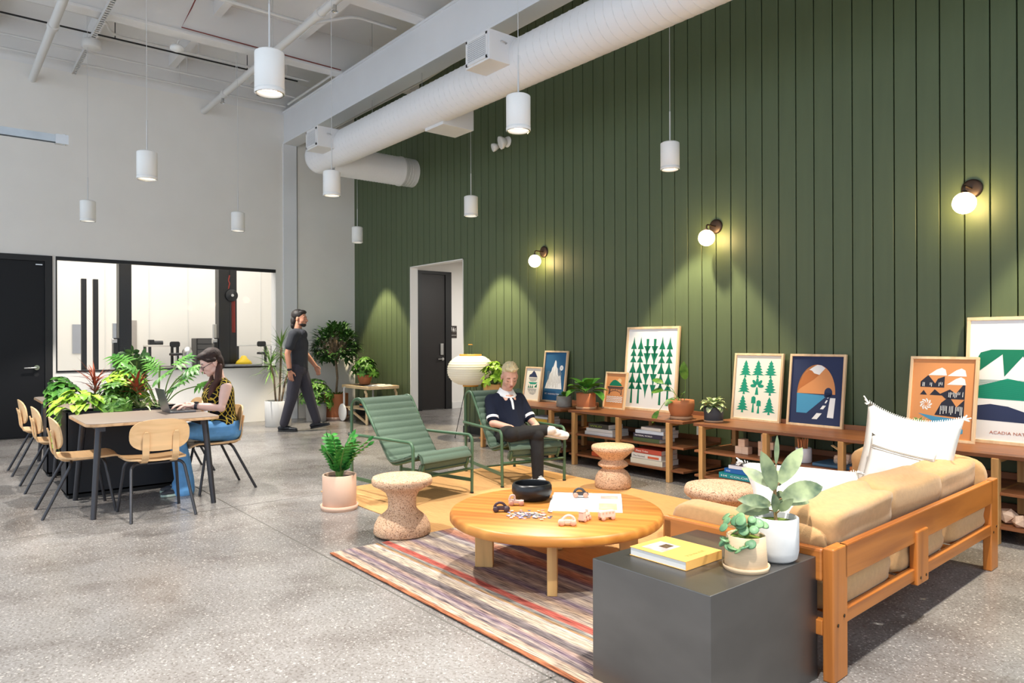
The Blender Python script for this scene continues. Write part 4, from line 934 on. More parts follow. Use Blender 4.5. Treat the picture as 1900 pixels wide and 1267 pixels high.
def potted(name, label, loc, prof, mpot, soil_z, soil_r, saucer=None, msau=None, group=None, cat='potted plant', moss=False):
    t = thing(name, label, cat, loc, 0, group); z0 = 0
    if saucer:
        r, h = saucer; MB().lathe([(0, 0), (r*.94, 0), (r, h), (r*.95, h), (r*.9, h*.35), (0, h*.35)], n=36).build('saucer', msau or mpot, t); z0 = h*.36
    MB().lathe([(r, z+z0) for r, z in prof], n=36).build('pot', mpot, t)
    MB().lathe([(0, soil_z+z0+.004), (soil_r, soil_z+z0)], n=20).build('moss' if moss else 'soil', m_moss if moss else m_soil, t)
    return t, soil_z+z0
def cylpot(r, h, w=.008, taper=1., rim=0):
    return [(0, 0), (r*taper-.006, 0), (r*taper, .006), (r, h-.003), (r-.003, h), (r-w+.002, h), (r-w, h-.003), (r*taper-w, .02), (0, .02)]
# fronds with paired leaflets (zz plant)
def zz(t, z, n, H, spread, seed, name='foliage', leafm=L_zz, LL=.065, LW=.034, pairs=9):
    rnd = random.Random(seed); b = MB(); s = MB()
    for k in range(n):
        a = 2*pi*k/n+rnd.uniform(-.3, .3); hh = H*rnd.uniform(.6, 1.); sp = spread*rnd.uniform(.4, 1.1); p0 = V((.02*cos(a), .02*sin(a), z))
        pts = [p0+V((cos(a)*sp*(u**1.7), sin(a)*sp*(u**1.7), hh*(u-.12*u*u))) for u in [i/12 for i in range(13)]]
        s.tube(pts, .006, 6, True, [.009-.0055*i/12 for i in range(13)])
        for j in range(pairs):
            u = .22+.76*j/(pairs-1); i = min(11, int(u*12)); p = pts[i].lerp(pts[i+1], u*12-i); tg = (pts[i+1]-pts[i]).normalized(); sd = tg.cross(V((-sin(a), cos(a), 0))).normalized(); lat = V((-sin(a), cos(a), 0))
            for sg in (-1, 1):
                d = (lat*sg*1.+tg*.4+V((0, 0, .05))).normalized(); b.leaf(p, d, LL*(1.1-.35*abs(u-.5)), LW, .35, 'oval', sd if abs(sd.z) > .1 else (0, 0, 1), .1, 4)
        b.leaf(pts[-1], (pts[-1]-pts[-2]), LL*.9, LW*.8, .1, 'oval', (cos(a+1), sin(a+1), .3), .1, 4)
    s.build('stems', m_stem, t); return b.build(name, leafm, t)
# whorls of leaflets on many short stems (schefflera, umbrella plant)
def whorls(t, z, n, R, H, seed, leafm, LL, LW, k=7, zc=0., name='foliage', flat=1., stem=True, smat=None):
    rnd = random.Random(seed); b = MB(); s = MB()
    for i in range(n):
        a = rnd.uniform(0, 2*pi); e = rnd.uniform(-.1, 1.45); q = rnd.uniform(.55, 1.)**.6
        c = V((R*q*cos(a)*cos(e), R*q*sin(a)*cos(e), z+zc+H*q*max(-.1, sin(e))*flat))
        if stem: s.tube([V((.01*cos(a), .01*sin(a), z)), V((c.x*.5, c.y*.5, z+(c.z-z)*.7)), c], .0028, 5)
        nd = (V((c.x, c.y, (c.z-z)*.6+.05))).normalized(); u, w_ = frame_of(nd)
        for j in range(k):
            aa = 2*pi*j/k+rnd.uniform(-.2, .2); d = (u*cos(aa)+w_*sin(aa)+nd*.22).normalized(); b.leaf(c, d, LL*rnd.uniform(.75, 1.1), LW, rnd.uniform(.4, .9), 'oval', nd, .12, 4)
    if stem: s.build('stems', smat or m_stem, t)
    return b.build(name, leafm, t)
def rosette(t, z, n, LL, LW, seed, leafm, shape='oval', e0=.2, e1=1.3, droop=.9, name='foliage', up0=.02, petiole=0., segs=6, r0=.0):
    rnd = random.Random(seed); b = MB(); s = MB()
    for i in range(n):
        a = 2.4*i+rnd.uniform(-.25, .25); e = e0+(e1-e0)*i/max(1, n-1); d = rdir(a, e); p = V((r0*cos(a), r0*sin(a), z))
        if petiole:
            q = p+d*petiole*rnd.uniform(.7, 1.1)+V((0, 0, petiole*.2)); s.tube([p, p.lerp(q, .5)+V((0, 0, .01)), q], .0025, 5); p = q
        b.leaf(p, d, LL*rnd.uniform(.75, 1.1), LW*rnd.uniform(.85, 1.1), droop*rnd.uniform(.6, 1.2), shape, (0, 0, 1), .15, segs)
    if petiole: s.build('stems', m_stem, t)
    return b.build(name, leafm, t)
def lobed(b, p, d, L, W, up, seed=0):
    """deeply cut leaf: midrib blade plus finger lobes"""
    p, d, up = V(p), V(d).normalized(), V(up); sd = d.cross(up).normalized(); rnd = random.Random(seed)
    b.leaf(p, d, L, W*.34, .35, 'lance', up, .06, 6)
    for j in range(6):
        u = .06+.13*j; q = p+d*(L*u)-V((0, 0, L*.05*u*u)); ln = W*(.62-.05*abs(j-1.6))
        for sg in (-1, 1):
            a = radians(100-13*j); dd = (d*cos(a)+sd*sg*sin(a)).normalized(); b.leaf(q, dd, ln*rnd.uniform(.85, 1.1), L*.15, .45, 'strap', up, .08, 4)

# ------------------------------------------------------------------ potted plants on the floor
t, z = potted('zz_plant', 'glossy zz plant in a pink cylinder pot on a saucer, on the concrete floor', (-5.29, 2.53, .0), cylpot(.132, .262, .012), m_terra2, .235, .12, (.148, .04), m_terra2)
zz(t, z, 12, .37, .20, 5, LL=.075, LW=.034, pairs=8)
t, z = potted('dracaena', 'spiky dracaena on thin trunks in a tall white pot below the workshop window', (-11.12, 4.28, 0), cylpot(.205, .40, .015, .96), m_potwhite, .37, .19)
b = MB(); s = MB(); hd = [(-.02, .06, 1.24), (.05, -.14, .98), (-.05, .2, .86)]
for hx, hy, hz in hd:
    s.tube([(hx*.3, hy*.3, z), (hx*.5+.02, hy*.6, z+hz*.4), (hx, hy, z+hz-.37)], .016, 8)
    for k in range(46):
        a = rnd.uniform(0, 2*pi); e = rnd.uniform(-.5, 1.45); d = rdir(a, e); L_ = rnd.uniform(.26, .42)
        if d.x < -.3: L_ *= .8
        b.leaf(V((hx, hy, z+hz-.37-rnd.uniform(0, .16)*(e < .7))), d, L_, .022, rnd.uniform(.2, .9), 'strap', (0, 0, 1), .15, 5)
s.build('trunks', m_bark, t); b.build('foliage', L_strap, t)
t, z = potted('umbrella_plant', 'bushy umbrella plant in a grey pot next to the terracotta tree pot', (-11.36, 5.02, 0), cylpot(.17, .30, .012, .95), m_potgrey, .27, .155)
whorls(t, z, 60, .30, .40, 21, L_mid, .10, .034, 7, .04)
t, z = potted('ficus_tree', 'round crowned ficus tree with a bare trunk in a large terracotta pot', (-11.45, 5.42, 0), cylpot(.205, .42, .014, .97), m_terra, .39, .195, (.225, .05), m_terra2)
MB().tube([(0, 0, z), (.01, .02, z+.3), (-.01, .0, z+.62), (0, .01, z+.95)], .02, 8).build('trunk', m_bark, t)
b = MB(); s = MB()
for k in range(84):
    a = rnd.uniform(0, 2*pi); e = rnd.uniform(-.75, 1.4); R_ = .37*rnd.uniform(.7, 1.05); c = V((R_*cos(a)*cos(e), R_*sin(a)*cos(e), z+.82+R_*.95*sin(e))); s.tube([(0, .01, z+.62), V((c.x*.5, c.y*.5, z+.75+.2*(c.z-z-.82))), c], .005, 5)
    for j in range(16):
        a2 = rnd.uniform(0, 2*pi); d = (V((c.x, c.y, c.z-z-.8))*1.3+rdir(a2, rnd.uniform(-.6, 1.2))*.45).normalized(); p = c+rdir(a2, rnd.uniform(-1, 1))*rnd.uniform(0, .11); b.leaf(p, d, rnd.uniform(.075, .11), .044, .5, 'oval', (0, 0, 1), .12, 4)
s.build('branches', m_bark, t); b.build('foliage', L_dark, t)
b = MB()
for k in range(9):
    a = rnd.uniform(0, 6.28); b.leaf((.08*cos(a), .08*sin(a), z), rdir(a, 1.1), .09, .03, .4)
b.build('seedlings', L_mid, t)

# ------------------------------------------------------------------ tea trolley with books
m_birch = wood('birch', (226, 198, 156), (208, 174, 126), 0, 6, .45); m_lino = mat('dark_lino', (66, 56, 50), .5); m_wheel = mat('white_lacquer', (232, 230, 228), .35)
tr = thing('tea_trolley', 'birch tea trolley with big white wheels against the green boards', 'trolley', (-10.68, 5.66, 0)); hx, hy, hz = .46, .27, .60
MB().box((0, 0, hz-.02), (2*hx-.04, 2*hy-.04, .02)).build('tray_top', m_lino, tr)
b = MB(); b.box((0, -hy, hz-.015), (2*hx, .03, .05)); b.box((0, hy, hz-.015), (2*hx, .03, .05)); b.box((-hx, 0, hz-.015), (.03, 2*hy, .05)); b.box((hx, 0, hz-.015), (.03, 2*hy, .05)); b.build('tray_rim', m_birch, tr, bevel=.006)
MB().box((0, 0, .235), (2*hx-.06, 2*hy-.02, .022)).build('lower_shelf', m_birch, tr, bevel=.004)
for sy in (-1, 1):
    MB().tube(rounded([(-hx+.06, sy*hy, .10), (-hx+.06, sy*hy, hz-.03), (-hx+.14, sy*hy, hz-.03)], .05), .018, 8).build('wheel_upright', m_wheel, tr)
    b = MB(); b.bar((hx-.12, sy*hy, hz-.06), (hx-.07, sy*hy, hz-.12), .03, .035); b.bar((hx-.075, sy*hy, hz-.1), (hx-.06, sy*hy, .0), .03, .035); b.build('leg', m_birch, tr, bevel=.004)
    MB().bar((-.3, sy*(hy-.03), .22), (hx-.12, sy*(hy-.03), .02), .025, .03).build('brace', m_birch, tr)
    MB().lathe([(0, -.012), (.135, -.012), (.145, -.006), (.145, .006), (.135, .012), (0, .012)], (-hx+.06, sy*(hy+.03), .147), 36, (0, 1, 0)).build('wheel', m_wheel, tr)
m_paper = mat('paper', (232, 230, 224), .8); m_paperb = mat('paper_blue_white', (214, 222, 232), .8)
def open_book(loc, rz, w, h, label, name='open_magazine', th=.012, cat='magazine', tint=m_paper, prints=(), puff=.014):
    """two page blocks rising from the spine"""
    t = thing(name, label, cat, loc, rz)
    for s in (-1, 1):
        b = MB()
        def f(u, v, s=s): return V((s*u*w, (v-.5)*h, .003+th*(1-u)*.5+puff*sin(pi*min(1, u*1.4))*(1-u)*.9))
        b.grid(f, 10, 3); 
        def g(u, v, s=s): return V((s*u*w, (v-.5)*h, .0))
        b.grid(g, 10, 3)
        for v in (0, 1): b.add([f(i/10, v) for i in range(11)]+[g(i/10, v) for i in range(11)], [(i, i+1, i+12, i+11) for i in range(10)])
        b.add([f(1, 0), f(1, 1), g(1, 1), g(1, 0)], [(0, 1, 2, 3)]); o = b.build('pages', tint, t)
        for (s2, x0, y0, x1, y1, m) in prints:
            if s2 != s: continue
            b = MB(); f2 = lambda u, v: f(x0+(x1-x0)*u, y0+(y1-y0)*v)+V((0, 0, .0008)); b.grid(f2, 8, 3); b.build('printed_picture', m, o)
    return t
open_book((-10.42, 5.70, .60), .25, .22, .30, 'open white magazine lying on the tea trolley', prints=((1, .1, .15, .9, .9, mat('page_print_grey', (206, 204, 200), .8)),), puff=.03)
t, z = potted('small_umbrella_plant', 'leafy umbrella plant in a round terracotta pot on the tea trolley', (-10.98, 5.72, .602), [(0, 0), (.075, 0), (.085, .01), (.115, .10), (.122, .16), (.118, .164), (.11, .155), (.07, .02), (0, .02)], m_terra, .145, .108)
whorls(t, z, 44, .24, .30, 31, L_mid, .105, .042, 6, .03)
def book(loc, w, d, h, mcover, label, rz=0., title=None, tcol=None, group=None, pages=m_paper, tw=.6, extra=None):
    """closed book lying flat, spine facing -Y"""
    t = thing('book', label, 'book', loc, rz, group)
    b = MB(); c = .0025; b.box2((-w/2, 0, 0), (w/2, d, c)); b.box2((-w/2, 0, h-c), (w/2, d, h)); b.box2((-w/2, 0, 0), (w/2, c, h)); b.build('cover', mcover, t, bevel=.001, seg=1)
    MB().box2((-w/2+.003, c, c), (w/2-.003, d-.004, h-c)).build('pages', pages, t)
    if title: text('lettering', title, h*.5, tcol, t, (-w/2+.02, -.0004, h*.3), (1, 0, 0), (0, 0, 1), width=w*tw)
    if extra: extra(t, w, d, h)
    return t
bk = lambda n, c: mat('cover_'+n, c, .55)
book((-10.62, 5.50, .247), .26, .2, .03, bk('navyprint', (40, 46, 70)), 'dark blue book on the lower shelf of the tea trolley')
book((-10.62, 5.50, .278), .25, .2, .022, bk('orangebrown', (196, 110, 60)), 'orange book topping the pile on the tea trolley lower shelf')

# ------------------------------------------------------------------ paper lantern lamp
t = thing('lantern_lamp', 'round white paper lantern on thin black legs beside the doorway', 'floor lamp', (-7.90, 5.70, 0))
m_lant = mat('washi_paper', (246, 236, 214), .85, emit=((255, 226, 176), .06)); m_brass = mat('lantern_ring_wood', (222, 158, 62), .5)
b = MB(); pr = []
for i in range(41):
    u = i/40; zz_ = .735+.40*u; rr_ = .115+.20*(max(0, 1-abs(2*u-1)**2.3))**.62+.006*sin(u*pi*26)*.7; pr.append((rr_, zz_))
b.lathe(pr, n=40); b.build('paper_shade', m_lant, t)
for zc, r in ((1.135, .145), (.725, .10)): MB().lathe([(r, -.012), (r+.006, -.012), (r+.006, .014), (r, .014), (r-.006, 0), (r, -.012)], (0, 0, zc), 32).build('shade_ring', m_brass, t)
b = MB()
for k in range(3):
    a = radians(200+120*k); b.tube([(.07*cos(a), .07*sin(a), .74), (.26*cos(a), .26*sin(a), .005)], .005, 6); b.sphere((.26*cos(a), .26*sin(a), .008), .009, 8, 6)
b.build('tripod_legs', m_black, t)
b = MB()
for x in (-.03, .03): b.tube([(x, 0, 1.1), (x, 0, 1.28)], .002, 5)
b.build('hanger_wires', m_black, t); MB().tube([(-.045, 0, 1.28), (.045, 0, 1.28)], .006, 6).build('hanger_bar', m_brass, t)
MB().tube([(.03, .02, .73), (.08, .02, .55), (.02, .1, .4), (.12, .12, .15), (.1, .22, .01)], .0035, 5).build('power_cord', m_black, t)

# ------------------------------------------------------------------ things on the bookshelf tops
t, z = potted('money_plant', 'bright green bushy plant in an ochre pot behind the seated man', (-7.25, 5.62, SHZ), cylpot(.155, .20, .012, .95), mat('ochre_pot', (208, 156, 86), .6), .18, .14)
whorls(t, z, 34, .20, .26, 41, L_lime, .09, .05, 5, .05)
t, z = potted('string_plant', 'tiny leafy plant in a small grey glazed pot beside the blue poster', (-5.95, 5.60, SHZ), [(0, 0), (.088, 0), (.092, .01), (.085, .12), (.078, .124), (.076, .11), (.08, .02), (0, .02)], m_potgl, .108, .076)
rosette(t, z, 34, .05, .028, 51, L_mid, 'oval', -.2, 1.3, .6, petiole=.03)
t, z = potted('dieffenbachia', 'broad leafed plant in an orange terracotta pot with saucer, left of the bridge print', (-5.60, 5.60, SHZ), cylpot(.108, .165, .01, .95), m_terra, .145, .098, (.115, .028), m_saucer)
rosette(t, z, 15, .20, .125, 53, L_phil, 'oval', .15, 1.15, 1.0, petiole=.09)
t, z = potted('trailing_plant', 'brown clay pot with trailing arrow leaves at the end of the tall tree poster', (-4.30, 5.58, SHZ), [(0, 0), (.08, 0), (.09, .008), (.118, .07), (.125, .13), (.122, .17), (.117, .172), (.113, .16), (.08, .02), (0, .02)], m_potbrown, .15, .112, (.11, .028), m_saucer)
b = MB(); s = MB()
for pts, ls in (([(-.02, 0, z), (-.05, -.05, z+.05), (-.10, -.12, z+.0), (-.15, -.15, z-.09)], .12), ([(.0, 0, z), (-.1, .0, z+.1), (-.2, -.02, z+.1)], .12), ([(.02, .02, z), (.05, .0, z+.14), (.07, -.03, z+.22)], .16), ([(-.02, 0, z), (-.12, .02, z+.12), (-.22, .0, z+.17)], .11), ([(0, 0, z), (.02, -.03, z+.05), (.06, -.06, z+.08)], .10), ([(0, 0, z), (-.03, -.03, z+.04), (-.03, -.07, z+.03)], .12)):
    pts = [V(p) for p in pts]; s.tube(rounded(pts, .03), .003, 5); b.leaf(pts[-1], pts[-1]-pts[-2]+V((.0, -.02, 0)), ls*1.15, ls*.55, .5, 'oval', (.3, -.8, .8), .1)
s.build('stems', m_stem, t); b.build('foliage', L_mid, t)
t, z = potted('variegated_pothos', 'cream and green leafy plant in a charcoal pot left of the nine trees poster', (-3.95, 5.60, SHZ), cylpot(.088, .13, .009, .96), m_potdark, .112, .078, (.09, .016), m_saucer)
rosette(t, z, 30, .10, .062, 57, L_var, 'oval', .1, 1.2, 1.1, petiole=.05)
t, z = potted('little_fern', 'little yellow green plant peeking over the tall white pillow', (-2.20, 5.62, SHZ), cylpot(.06, .10, .008, .96), m_terra, .085, .05)
rosette(t, z, 40, .045, .024, 59, L_var, 'oval', .0, 1.3, .6, petiole=.06)

# ------------------------------------------------------------------ books and toys on the shelves
ZM, ZL = .338, .118; YB = 5.42
def pile(items, x, z, y=YB, group=None):
    for (w, d, h, m, dx, rz, label, title, tc) in items:
        book((x+dx, y, z), w, d, h, m, label, rz, title, tc, group); z += h+.0006
mT = mat('title_white', (236, 234, 228), .7); mTd = mat('title_dark', (60, 56, 54), .7); mTg = mat('title_lime', (150, 176, 48), .7)
pile([(.27, .22, .034, bk('paleblue', (190, 198, 206)), 0, 0, 'pale grey book at the bottom of the pile behind the man', None, None), (.27, .2, .03, bk('charcoal', (50, 48, 46)), -.01, .03, 'charcoal book in the pile behind the man, under the yellow one', None, None), (.25, .2, .034, bk('mustard', (206, 168, 50)), .0, -.03, 'mustard yellow book in the pile behind the seated man', None, None), (.25, .19, .024, bk('silver', (196, 200, 206)), .0, .04, 'silver grey book topping the pile behind the seated man', None, None)], -6.16, ZM, group='books on the shelf behind the man')
pile([(.25, .21, .024, bk('offwhite', (226, 224, 220)), 0, 0, 'white book on the lower shelf behind the white sneaker, the bottom one', None, None), (.24, .2, .02, bk('offwhite2', (214, 218, 224)), .01, .05, 'pale book on the lower shelf behind the white sneaker, the upper one', None, None)], -6.06, ZL, group='books on the shelf behind the man')
G2 = 'books on the shelf under the tall tree poster'
pile([(.40, .25, .035, bk('snow', (228, 230, 232)), 0, 0, 'wide white book at the bottom of the pile next to the shelf post', None, None), (.37, .25, .034, bk('snow2', (222, 222, 220)), .01, .02, 'white book below the dark book with lime lettering', None, None), (.29, .22, .05, bk('black', (56, 54, 48)), .0, -.02, 'dark book with lime lettering on top of the white books', 'WILD', mTg)], -5.24, ZM, group=G2)
pile([(.33, .24, .040, bk('olive', (74, 88, 54)), -.02, 0, 'olive green book at the bottom of the middle shelf pile of four', None, None), (.36, .25, .040, bk('darknavy', (48, 46, 66)), .0, .01, 'dark navy book with pale lettering in the pile of four', 'MATERIAL WORLD', mT), (.34, .25, .034, bk('mist', (198, 206, 216)), .02, .04, 'pale grey book second from the top of the pile of four', None, None), (.25, .22, .03, bk('bone', (206, 198, 188)), .04, -.03, 'bone coloured slim book on top of the pile of four', None, None)], -4.58, ZM, group=G2)
pile([(.24, .21, .045, bk('vermilion', (200, 84, 42)), 0, 0, 'orange red book half hidden behind the pinched cork stool', None, None), (.2, .2, .02, bk('ice', (216, 220, 226)), .03, .04, 'thin pale book on the orange red book behind the cork stool', None, None)], -5.22, ZL, group=G2)
def spine_patch(t, w, d, h): MB().box2((.02, -.0008, h*.2), (w*.42, 0, h*.62)).build('spine_label', bk('coral', (204, 96, 62)), t)
pile([(.40, .25, .052, bk('parchment', (214, 208, 190)), 0, 0, 'thick parchment book at the bottom of the lower shelf pile', None, None)], -4.60, ZL, group=G2)
book((-4.60, YB, ZL+.053), .375, .25, .052, bk('ecru', (218, 210, 200)), 'ecru book with coral label in the lower shelf pile', 0, 'The Nomad', mTd, G2, tw=.4, extra=spine_patch)
book((-4.58, YB, ZL+.106), .345, .24, .046, bk('brick', (184, 76, 58)), 'brick red book with white lettering topping the lower shelf pile', -.02, 'Plant Tribe', mT, G2, tw=.45)
tag(MB().prism(rrect(.075, .12, .008), .006, (-4.42, 6.036, .40), (1, 0, 0), (0, 0, 1)).build('wall_outlet', mat('outlet_white', (216, 222, 232), .4)), 'white outlet plate on the boards behind the bookshelf end post', 'outlet')
G3 = 'wooden blocks on the shelf'
m_block = wood('block_wood', (222, 190, 164), (200, 160, 132), 0, 14, .6)
BX = [(-3.62, 5.52, 0), (-3.552, 5.52, 0), (-3.588, 5.52, 1)], [(-3.40, 5.53, 0), (-3.345, 5.485, 0), (-3.395, 5.52, 1), (-3.325, 5.53, 1), (-3.365, 5.52, 2)]
bl0 = None
BLAB = ['pale wooden block, bottom left of the pyramid of three', 'pale wooden block, bottom right of the pyramid of three', 'pale wooden block topping the pyramid of three', 'pale wooden block at the back bottom of the stack of five', 'pale wooden block at the front bottom of the stack of five', 'pale wooden block in the middle of the stack of five, away from the post', 'pale wooden block in the middle of the stack of five, next to the post', 'pale wooden block crowning the stack of five']
for i, (x, y, l) in enumerate(BX[0]+BX[1]):
    if bl0 is None: bl0 = MB().box((0, 0, .032), (.064, .064, .064)).build('toy_block', m_block, bevel=.003); o = tag(bl0, BLAB[0], 'block', G3)
    else: o = bl0.copy(); COL.objects.link(o)
    o.location = (x, y, ZM+.0645*l); o.rotation_euler = (0, 0, rnd.uniform(-.12, .12)); o['label'] = BLAB[i]
G4 = 'books on the shelf under the nine trees poster'
book((-3.60, YB, ZL), .34, .26, .048, bk('teal', (22, 136, 140)), 'teal book with pale lettering at the bottom of the blue pile', .0, 'H4  COLOR', mT, G4, tw=.8)
book((-3.56, YB+.01, ZL+.0485), .33, .25, .04, bk('royal', (26, 96, 166)), 'royal blue book lying on the teal book', -.03, 'H4', mT, G4, tw=.12)
book((-3.52, YB+.02, ZL+.089), .32, .25, .03, bk('white_purple', (224, 222, 228)), 'white book topping the blue and teal pile', .05, None, None, G4)
t = thing('pencil_cup', 'white ceramic cup holding pencils on the middle shelf', 'cup', (-3.02, 5.50, ZM)); MB().lathe(cylpot(.062, .118, .006), n=32).build('cup_body', mat('white_ceramic', (224, 226, 232), .3), t)
m_pen = wood('pencil_cedar', (214, 140, 92), (190, 112, 70), 2, 20, .5); m_lead = mat('graphite', (50, 46, 44), .5)
pl = thing('pencil', 'unpainted wooden pencil standing in the white ceramic cup', 'pencil', (0, 0, 0), 0, 'pencils in the white cup'); b = MB(); b.lathe([(0, 0), (.0042, 0), (.0042, .158), (.0012, .172)], n=7); b.build('shaft', m_pen, pl); MB().lathe([(.0012, .172), (0, .177)], n=7).build('tip', m_lead, pl)
for k in range(12):
    a = 2.4*k; r = .012+.036*((k*5) % 12)/12; o = pl if k == 0 else dup(pl)
    o.location = (-3.02+r*cos(a)*.7, 5.50+r*sin(a)*.7, ZM+.022); o.rotation_euler = (-(r*sin(a))*3.4, r*cos(a)*3.4+.02, 0)
book((-2.83+.09, YB, ZM), .33, .27, .022, bk('bluecover', (70, 110, 140)), 'flat blue picture book under the wooden toy on the middle shelf', 0)
t = thing('wooden_toy_truck', 'small plywood toy truck with a raised ladder on the blue book', 'toy', (-2.72, 5.54, ZM+.0225))
b = MB(); b.box((0, 0, .035), (.12, .05, .03)); b.box((.04, 0, .06), (.045, .045, .035)); b.box((-.03, 0, .055), (.05, .045, .015)); b.build('body', m_block, t, bevel=.003)
for x in (-.035, .04):
    for y in (-.03, .03): MB().lathe([(0, -.006), (.02, -.006), (.02, .006), (0, .006)], (x, y, .02), 14, (0, 1, 0)).build('wheel', m_block, t)
b = MB()
for y in (-.012, .012): b.bar((.03, y, .07), (-.085, y, .135), .005, .007)
for k in range(5): b.bar((.01-.022*k, -.012, .082+.0125*k), (.01-.022*k, .012, .082+.0125*k), .004, .004)
b.build('ladder', mat('ladder_wood', (226, 200, 150), .6), t)
for i, (x, y, s_, lab) in enumerate(((-1.60, 5.50, .058, 'larger faceted wooden polyhedron on the lowest shelf beyond the sofa leg'), (-1.52, 5.44, .045, 'smaller faceted wooden polyhedron on the lowest shelf, the one in front'))):
    bm2 = bmesh.new(); bmesh.ops.create_icosphere(bm2, subdivisions=1, radius=s_); me = bpy.data.meshes.new('wooden_polyhedron'); bm2.to_mesh(me); bm2.free(); me.materials.append(m_block)
    o = bpy.data.objects.new('wooden_polyhedron', me); COL.objects.link(o); o.location = (x, y, ZL+s_*.86); o.rotation_euler = (.37, .2, .5+i); tag(o, lab, 'toy', 'faceted wooden solids')

# ------------------------------------------------------------------ on the cube table
CZ = .48
t = book((-1.81, 2.145, CZ), .23, .27, .034, bk('yellow', (226, 172, 92)), 'yellow hardback book with a photo on its cover, on the steel cube', 0.0)
t.location = (-1.78, 2.27, CZ+.0005); t.rotation_euler = (0, 0, radians(90)+.02)
for ch in t.children: ch.location = (0, -.135, 0)
MB().box2((-.085, .0, .0341), (.035, .10, .0345)).build('cover_photo', mat('cover_photo_mix', (208, 186, 178), .5, noise=(22, .45)), t)
MB().box2((-.03, .02, .0345), (.02, .06, .0348)).build('cover_photo_dark', mat('cover_photo_dark_mix', (92, 74, 52), .5, noise=(40, .4)), t)
text('lettering', 'TINKER', .02, mat('foil_grey', (176, 150, 84), .4), t, (-.06, -.10, .0343), (1, 0, 0), (0, 1, 0), width=.12)
t, z = potted('peperomia', 'beige stoneware pot with round blue green leaves, front of the two on the cube', (-1.525, 2.36, CZ), [(0, 0), (.074, 0), (.078, .006), (.07, .118), (.066, .121), (.063, .115), (.07, .02), (0, .02)], m_beige, .105, .062, (.086, .018), m_beige, moss=True)
b = MB(); s = MB()
for k in range(30):
    a = 2.4*k; r = .02+.075*rnd.random(); h = z+.02+.075*rnd.random()*(1.2-r*7)+(.0 if k % 3 else -.045*(r > .06)); p = V((r*cos(a), r*sin(a), max(h, z-.05)))
    if k in (3, 8, 11, 17, 22): p = V((-.02+.014*k % .05, -.062-.012*(k % 3), z-.012*(k % 4))) if False else V(((k-12)*.0045, -.075, z-.012*(k % 3)))
    s.tube([(0, 0, z), (p.x*.6, p.y*.6, max(p.z, z)+.012), p], .002, 5); nd = V((cos(a)*.6, sin(a)*.6-.5, .9)).normalized(); u, w_ = frame_of(nd); R_ = rnd.uniform(.016, .024)
    b.lathe([(0, .003), (R_*.8, .0035), (R_, .001), (R_*.8, -.002), (0, -.003)], p, 12, nd)
s.build('stems', m_stem, t); b.build('foliage', L_pep, t)
for (x, h) in (): pass
t, z = potted('rubber_plant', 'variegated rubber plant in a white concrete pot, back of the two on the cube', (-1.515, 2.55, CZ), [(0, 0), (.062, 0), (.078, .012), (.084, .04), (.084, .165), (.08, .168), (.074, .165), (.072, .03), (0, .02)], mat('white_concrete', (206, 206, 204), .7, noise=(12, .06), bump=(30, .1)), .145, .073, moss=True)
s = MB(); s.tube([(0, 0, z), (-.005, .0, z+.06), (-.01, .01, z+.13), (-.008, .0, z+.2)], .007, 8)
b = MB()
Rw = V((cos(yaw), sin(yaw), 0)); Fw = V((-sin(yaw), cos(yaw), 0))
for (r0, z0, r1, z1, L_, W_, dr, f) in ((-.0, .10, -.35, 1., .165, .065, .15, -.2), (.0, .13, .75, .9, .18, .062, .1, .3), (.0, .08, .9, .55, .17, .08, .9, -.5), (.0, .06, 1., .3, .19, .05, 1.1, .1), (.0, .06, -1., .35, .13, .055, .7, -.3), (.0, .04, -1., .1, .13, .06, .6, .2), (.0, .12, .35, .7, .13, .07, .9, .6), (.0, .12, -.9, .75, .13, .05, .4, .5), (.0, .2, .05, 1., .11, .02, .05, 0.), (0, .03, .3, .6, .08, .035, .3, -.6), (0, .05, .6, .7, .09, .04, .5, .7), (0, .02, -.2, .8, .09, .04, .3, -.5)):
    d = (Rw*r1+Fw*f+V((0, 0, z1))).normalized(); p = V((0, 0, z+z0)); q = p+d*.025; s.tube([p, q], .003, 5); b.leaf(q, d, L_, W_, dr, 'oval', -Fw+V((0, 0, .6)), .1, 8)
s.build('stems', mat('reddish_stem', (140, 110, 72), .5), t); b.build('foliage', L_rub, t)

